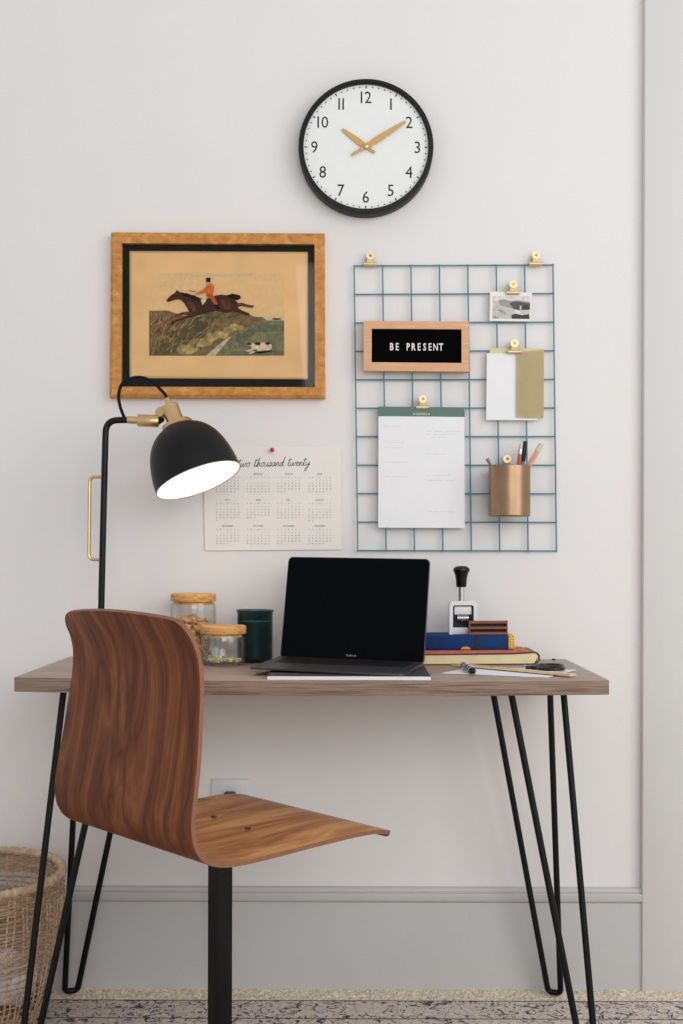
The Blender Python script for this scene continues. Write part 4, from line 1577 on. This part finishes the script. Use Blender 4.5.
# numbering stamp
sy = 2.527 - D
sx0, sx1 = gx(449.5, 2.515), gx(477.2, 2.515)
sz1 = at(463, 598.9, sy - 0.012).z
scx = (sx0 + sx1) / 2
sw = sx1 - sx0
sd = 0.034
t = thing('numbering_stamp', 'white metal numbering stamp with black knob handle standing on the blue book', 'stamp', (scx, sy, ZS))
b = B()
bt = 0.0075
outer_ = [(-sw / 2, 0), (-sw / 2, sz1 - ZS - 0.006), (-sw / 2 + 0.006, sz1 - ZS), (sw / 2 - 0.006, sz1 - ZS), (sw / 2, sz1 - ZS - 0.006), (sw / 2, 0)]
inner_ = [(sw / 2 - bt, 0), (sw / 2 - bt, sz1 - ZS - 0.009 - 0.003), (sw / 2 - bt - 0.003, sz1 - ZS - 0.009), (-sw / 2 + bt + 0.003, sz1 - ZS - 0.009), (-sw / 2 + bt, sz1 - ZS - 0.012), (-sw / 2 + bt, 0)]
va = [[b.verts.new((scx + x, sy + y, ZS + z)) for x, z in outer_] for y in (-sd / 2, sd / 2)]
vi = [[b.verts.new((scx + x, sy + y, ZS + z)) for x, z in inner_[::-1]] for y in (-sd / 2, sd / 2)]
for k in range(5):
    b.faces.new((va[0][k], va[0][k + 1], vi[0][k + 1], vi[0][k]))
    b.faces.new((va[1][k], va[1][k + 1], vi[1][k + 1], vi[1][k]))
    b.faces.new((va[0][k], va[0][k + 1], va[1][k + 1], va[1][k]))
    b.faces.new((vi[0][k], vi[0][k + 1], vi[1][k + 1], vi[1][k]))
for k in (0, 5):
    b.faces.new((va[0][k], va[1][k], vi[1][k], vi[0][k]))
bevel_all(b, 0.0012, 2, 50)
obj('frame', b, M['white_enamel'], t)
hin = sz1 - ZS - 0.009
b = B()
box(b, (scx, sy + 0.002, ZS + hin - 0.012), (sw - 2 * bt - 0.008, sd * 0.7, 0.018))
bevel_all(b, 0.002, 2)
obj('carriage', b, M['white_enamel'], t)
b = B()
box(b, (scx, sy + 0.008, ZS + hin / 2), (sw - 2 * bt - 0.001, sd * 0.35, hin - 0.002))
obj('back_plate', b, M['black_plastic'], t)
for k in range(6):
    b = B()
    lathe(b, [(0, 0), (0.0075, 0), (0.0082, 0.0008), (0.0082, 0.0032), (0.0075, 0.004), (0, 0.004)], (scx - 0.0125 + k * 0.0042, sy - 0.005, ZS + hin - 0.0285), (1, 0, 0), 20)
    obj('number_wheel', b, M['steel'], t)
b = B()
box(b, (scx, sy - 0.004, ZS + 0.0075), (sw - 2 * bt - 0.001, sd * 0.55, 0.015))
bevel_all(b, 0.0015, 2)
obj('foot_plate', b, M['white_enamel'], t)
b = B()
tube(b, [(scx - 0.0125, sy - 0.013, ZS + hin - 0.032), (scx + 0.006, sy - 0.015, ZS + hin - 0.041), (scx + 0.014, sy - 0.013, ZS + hin - 0.034)], 0.0022, 8)
obj('lever', b, M['black_plastic'], t)
b = B()
kz = at(463, 584.9, sy).z
lathe(b, [(0, -0.002), (0.0066, -0.002), (0.0066, kz - sz1 + 0.003), (0, kz - sz1 + 0.003)], (scx - 0.003, sy, sz1), n=20)
obj('shaft', b, M['steel'], t)
b = B()
kt = at(463, 563.6, sy).z - kz
lathe(b, [(0, 0), (0.0105, 0), (0.0112, 0.001), (0.0122, kt * 0.35), (0.0145, kt * 0.62), (0.0178, kt * 0.75), (0.0184, kt * 0.82), (0.0165, kt * 0.91), (0.0105, kt * 0.98), (0, kt)], (scx - 0.003, sy, kz), n=36)
obj('knob', b, M['black_plastic'], t)
# slotted wooden block in front of the stamp
wy = 2.490 - D
wx0, wx1 = gx(469.3, 2.49), gx(508, 2.49)
wh = 0.031
t = thing('wooden_block', 'small slotted brown wooden block on the blue book, right of the stamp', 'wooden block', ((wx0 + wx1) / 2, wy + 0.008, ZS))
for k in range(3):
    b = B()
    box(b, ((wx0 + wx1) / 2, wy + 0.0075, ZS + 0.0035 + k * (wh - 0.007) / 2), (wx1 - wx0 - 0.004, 0.015, 0.0058))
    bevel_all(b, 0.0008, 1)
    obj('slat', b, M['stamp_wood'], t)
for x in (wx0 + 0.0015, wx1 - 0.0015):
    b = B()
    box(b, (x, wy + 0.0075, ZS + wh / 2), (0.003, 0.0155, wh))
    bevel_all(b, 0.0006, 1)
    obj('end_piece', b, M['stamp_wood'], t)
b = B()
box(b, ((wx0 + wx1) / 2, wy + 0.0115, ZS + wh / 2), (wx1 - wx0 - 0.007, 0.0055, wh - 0.004))
obj('back_panel', b, M['ink_black'], t)

# ------------------------------------------------------------------ loose things at the right of the desk
def desk(px, d, z=ZT):
    return V(gx(px, d), d - D, z)


pA, pB, pC = desk(442, 2.30), desk(548, 2.21), desk(577, 2.345)
b = B()
slab(b, [pA, pB, pC, pA + (pC - pB) * 0.9], (0, 0, 0.0008))
o = obj('paper_sheet', b, M['paper'])
tag(o, 'white sheet of paper under the ruler and scissors', 'paper')
# ruler across the paper
ra_, rb_ = desk(455, 2.436, ZT + 0.0038), desk(573.5, 2.212, ZT + 0.0028)
dr = (rb_ - ra_)
nr_ = V(-dr.y, dr.x, 0).normalized() * 0.010
t = thing('ruler', 'pale wooden ruler lying across the white paper', 'ruler', tuple((ra_ + rb_) / 2))
b = B()
slab(b, [ra_ - nr_, rb_ - nr_, rb_ + nr_, ra_ + nr_], (0, 0, 0.0030))
bevel_all(b, 0.0006, 1)
obj('wood_strip', b, M['ruler_wood'], t)
b = B()
slab(b, [ra_ - nr_ * 1.0 + V(0, 0, 0.0031), rb_ - nr_ * 1.0 + V(0, 0, 0.0031), rb_ - nr_ * 0.86 + V(0, 0, 0.0031), ra_ - nr_ * 0.86 + V(0, 0, 0.0031)], (0, 0, 0.0003))
obj('metal_edge', b, M['hand_gold'], t)
b = B()
lathe(b, [(0, 0), (0.0045, 0), (0.0045, 0.0014), (0.003, 0.002), (0, 0.002)], desk(484, 2.437, ZT + 0.0001), n=14)
o = obj('brass_tack', b, M['brass'])
tag(o, 'tiny brass tack lying in front of the journal', 'tack')
b = B()
lathe(b, [(0, 0), (0.0042, 0), (0.0042, 0.001), (0.0022, 0.003), (0, 0.0035)], desk(554, 2.565, ZT), n=14)
o = obj('thumbtack', b, M['ink_black'])
tag(o, 'tiny dark thumbtack near the back right corner of the desk', 'tack')
# scissors: blades to the left, black bows to the right
pv = desk(525, 2.35, ZT + 0.006)
t = thing('scissors', 'scissors with black handles lying on the white paper', 'scissors', tuple(pv))
sdv = (desk(556, 2.355, ZT) - desk(500, 2.37, ZT)).normalized()
sdv.z = 0
snv = V(-sdv.y, sdv.x, 0)
for s in (-1, 1):
    b = B()
    z = V(0, 0, 0.0008 * s)
    tip = pv - sdv * 0.072 + snv * 0.001 * s
    slab(b, [pv + sdv * 0.012 + snv * 0.004 * s + z, pv + snv * -0.004 * s + z, tip + z, tip + snv * 0.0016 * s + z, pv + snv * 0.006 * s + z], (0, 0, 0.0014))
    obj('blade', b, M['steel'], t)
    b = B()
    cr_ = pv + sdv * 0.052 - snv * 0.026 * s + V(0, 0, 0.0008)
    rg = [cr_ + sdv * (0.026 * math.cos(a)) + snv * (0.024 * math.sin(a)) for a in [2 * PI * k / 28 for k in range(28)]]
    tube(b, rg, 0.0032, 10, closed=True)
    tube(b, smooth_path([pv + sdv * 0.002 + snv * 0.003 * s, pv + sdv * 0.016 - snv * 0.002 * s, cr_ - sdv * 0.024 + snv * 0.005 * s], 5), [0.0035] * 5 + [0.0042] * 6, 10)
    obj('handle', b, M['black_plastic'], t)
b = B()
lathe(b, [(0, 0), (0.0042, 0), (0.0042, 0.003), (0.003, 0.004), (0, 0.004)], pv + V(0, 0, 0.001), n=14)
obj('pivot_screw', b, M['steel'], t)
# ridged black pen
q0, q1 = desk(463.2, 2.37, ZT + 0.0105), desk(475, 2.25, ZT + 0.0075)
t = thing('ridged_pen', 'short black pen with a ridged barrel lying on the white paper', 'pen', tuple(q0.lerp(q1, 0.5)))
b = B()
npt = 60
tube(b, [q0.lerp(q1, 0.02 + 0.86 * k / npt) for k in range(npt + 1)], [0.0058 + 0.0012 * math.sin(k / npt * PI * 2 * 9) for k in range(npt + 1)], 14)
obj('barrel', b, M['black_plastic'], t)
b = B()
for k in range(5):
    c = q0.lerp(q1, 0.1 + 0.8 * k / 5)
    dd = (q1 - q0).normalized()
    u_, w_ = frame_axes(dd)
    tube(b, [c + (u_ * math.cos(2 * PI * j / 16) + w_ * math.sin(2 * PI * j / 16)) * 0.0058 for j in range(16)], 0.0021, 6, closed=True)
obj('silver_rings', b, M['steel'], t)
b = B()
tube(b, [q0.lerp(q1, 0.88), q0.lerp(q1, 0.96), q1], [0.005, 0.003, 0.0008], 12)
obj('tip', b, M['black_plastic'], t)

# the long laminate top sags a little between its legs, and what lies on it follows
SAG = 0.005


def sag_tree(o):
    if o.type == 'MESH':
        mw = wloc(o)
        mi_ = mw.inverted()
        for v in o.data.vertices:
            p = mw @ v.co
            q = max(0.0, 1 - ((p.x - mid) / ((TX1 - TX0) / 2)) ** 2)
            p.z += (0.0 if o.name == 'tabletop' else 0.0004)
            p.z -= SAG * q + 0.0022 * (p.x - TX0) / (TX1 - TX0)
            v.co = mi_ @ p
        o.data.update()
    for c in o.children:
        sag_tree(c)


bpy.context.view_layer.update()
on_desk = ('desk_lamp', 'glass_jar', 'nuggets', 'gold_bits', 'candle', 'book', 'laptop', 'journal', 'numbering_stamp', 'wooden_block', 'paper_sheet', 'ruler', 'scissors', 'ridged_pen', 'brass_tack', 'thumbtack')
for o in list(COL.objects):
    if o.parent is None and o.name.split('.')[0] in on_desk:
        sag_tree(o)
    elif o.name == 'tabletop':
        sag_tree(o)

# ------------------------------------------------------------------ wicker basket
bd = 2.398
bo = V(gx(-28, bd), bd - D, RZ)
t = thing('wicker_basket', 'round woven wicker basket on the rug left of the desk', 'basket', tuple(bo))
bp = [(0.132, 0.0), (0.150, 0.03), (0.166, 0.07), (0.177, 0.12), (0.183, 0.18), (0.187, 0.25), (0.187, 0.302)]


def brad(z):
    for (ra, za), (rb2, zb2) in zip(bp, bp[1:]):
        if z <= zb2:
            return ra + (rb2 - ra) * (z - za) / (zb2 - za)
    return bp[-1][0]


rw = random.Random(5)
ns = 108
b = B()
for k in range(ns):
    if k % 3 == 2:
        continue
    a = 2 * PI * k / ns + rw.uniform(-0.006, 0.006)
    tube(b, [bo + V(brad(z) * math.cos(a + 0.02 * math.sin(z * 30 + k)), brad(z) * math.sin(a + 0.02 * math.sin(z * 30 + k)), z + 0.002) for z in [0.0, 0.03, 0.07, 0.12, 0.18, 0.24, 0.302]], 0.0017, 5, caps=False)
obj('upright_canes', b, M['wicker'], t)
b = B()
zs = []
z = 0.012
while z < 0.302:
    zs.append(z)
    if z < 0.045:
        z += 0.005
    elif z < 0.135:
        z += 0.0135
    elif z < 0.225:
        z += 0.0068
    elif z < 0.262:
        z += 0.012
    else:
        z += 0.0046
for i, z in enumerate(zs):
    ph = rw.uniform(0, 6.28)
    n = 120
    thick = 0.0016 if 0.045 < z < 0.14 else 0.0021
    tube(b, [bo + V((brad(z) + 0.0022 * math.sin(2 * PI * j / n * 36 + (i % 2) * PI)) * math.cos(2 * PI * j / n), (brad(z) + 0.0022 * math.sin(2 * PI * j / n * 36 + (i % 2) * PI)) * math.sin(2 * PI * j / n),
             z + 0.0015 * math.sin(2 * PI * j / n * 5 + ph)) for j in range(n)], thick, 5, closed=True)
obj('weavers', b, M['wicker_dark'], t)
b = B()
n = 220
rz_ = 0.310
tube(b, [bo + V((0.187 + 0.0008 * math.sin(j * 1.9)) * math.cos(2 * PI * j / n), (0.187 + 0.0008 * math.sin(j * 1.9)) * math.sin(2 * PI * j / n), rz_ + 0.0008 * math.cos(j * 1.3)) for j in range(n)], [0.0085 + 0.0009 * math.sin(j * 2.2) for j in range(n)], 10, closed=True)
obj('rolled_rim', b, M['wicker'], t)
b = B()
lathe(b, [(0, 0.001), (0.13, 0.001), (0.132, 0.004), (0.13, 0.007), (0, 0.007)], bo, n=48)
obj('bottom', b, M['wicker_dark'], t)
for i, (dx, dy, rr_, zz, lab) in enumerate(((0.085, -0.05, 0.055, 0.112, 'crumpled white paper ball lying on top of the others in the wicker basket'),
                                            (-0.012, -0.09, 0.054, 0.062, 'crumpled white paper ball low at the front of the wicker basket'),
                                            (0.07, 0.06, 0.054, 0.062, 'crumpled white paper ball low at the back of the wicker basket'))):
    b = B()
    bmesh.ops.create_icosphere(b, subdivisions=4, radius=rr_)
    for v in b.verts:
        v.co *= 0.92 + 0.12 * abs(noise.noise(v.co * 28 + V(i * 9, 0, 0))) + 0.1 * noise.noise(v.co * 55 + V(0, i * 5, 0))
    bmesh.ops.transform(b, matrix=Matrix.Translation(bo + V(dx, dy, zz + 0.004)), verts=b.verts)
    o = obj('paper_ball', b, M['crumple'], smooth=18)
    tag(o, lab, 'paper ball', 'crumpled paper balls in the basket')

# ------------------------------------------------------------------ light
w = bpy.data.worlds.new('world')
SC.world = w
w.use_nodes = True
nt = w.node_tree
bg = nt.nodes['Background']
# made-up surroundings: bright and dim bands added for fill and reflections
tc = nt.nodes.new('ShaderNodeTexCoord')
sp = nt.nodes.new('ShaderNodeSeparateXYZ')
nt.links.new(tc.outputs['Generated'], sp.inputs[0])
mr = nt.nodes.new('ShaderNodeMapRange')
mr.inputs['From Min'].default_value = -1.0
mr.inputs['From Max'].default_value = 1.0
nt.links.new(sp.outputs['X'], mr.inputs['Value'])
rp_ = nt.nodes.new('ShaderNodeValToRGB')
rp_.color_ramp.interpolation = 'B_SPLINE'
el = rp_.color_ramp.elements
vals = [(0.0, 0.95), (0.12, 1.15), (0.24, 1.5), (0.36, 0.45), (0.5, 0.35), (0.6, 1.0), (0.68, 1.2), (0.78, 0.4), (0.9, 0.9), (1.0, 1.0)]
while len(el) < len(vals):
    el.new(0.5)
for e, (p_, v_) in zip(el, vals):
    e.position = p_
    e.color = (v_ * 0.985, v_ * 0.99, v_, 1)
nt.links.new(rp_.outputs['Color'], bg.inputs['Color'])
bg.inputs['Strength'].default_value = 1.25


def area(name, loc, target, sx, sy_, power, col):
    ld = bpy.data.lights.new(name, 'AREA')
    ld.shape = 'RECTANGLE'
    ld.size, ld.size_y = sx, sy_
    ld.energy = power
    ld.color = col
    o = bpy.data.objects.new(name, ld)
    COL.objects.link(o)
    o.location = loc
    o.rotation_euler = (Vector(target) - Vector(loc)).to_track_quat('-Z', 'Y').to_euler()
    return o


area('window_daylight', (2.5, -2.6, 2.1), (0, 0, 0.9), 2.2, 2.4, 42, (1.0, 0.99, 0.985))
area('front_fill', (0.7, -4.3, 2.0), (-0.25, 0, 0.8), 2.0, 1.5, 35, (0.985, 0.992, 1.0))  # unseen soft fill added behind the camera to lift wall and baseboard

SC.view_settings.view_transform = 'Standard'
SC.view_settings.look = 'None'
SC.view_settings.gamma = 1.0
SC.view_settings.use_curve_mapping = False
SC.view_settings.exposure = 0.0
SC.cycles.max_bounces = 8
SC.cycles.transparent_max_bounces = 16
SC.cycles.use_denoising = True
SC.cycles.caustics_reflective = False
SC.cycles.caustics_refractive = False
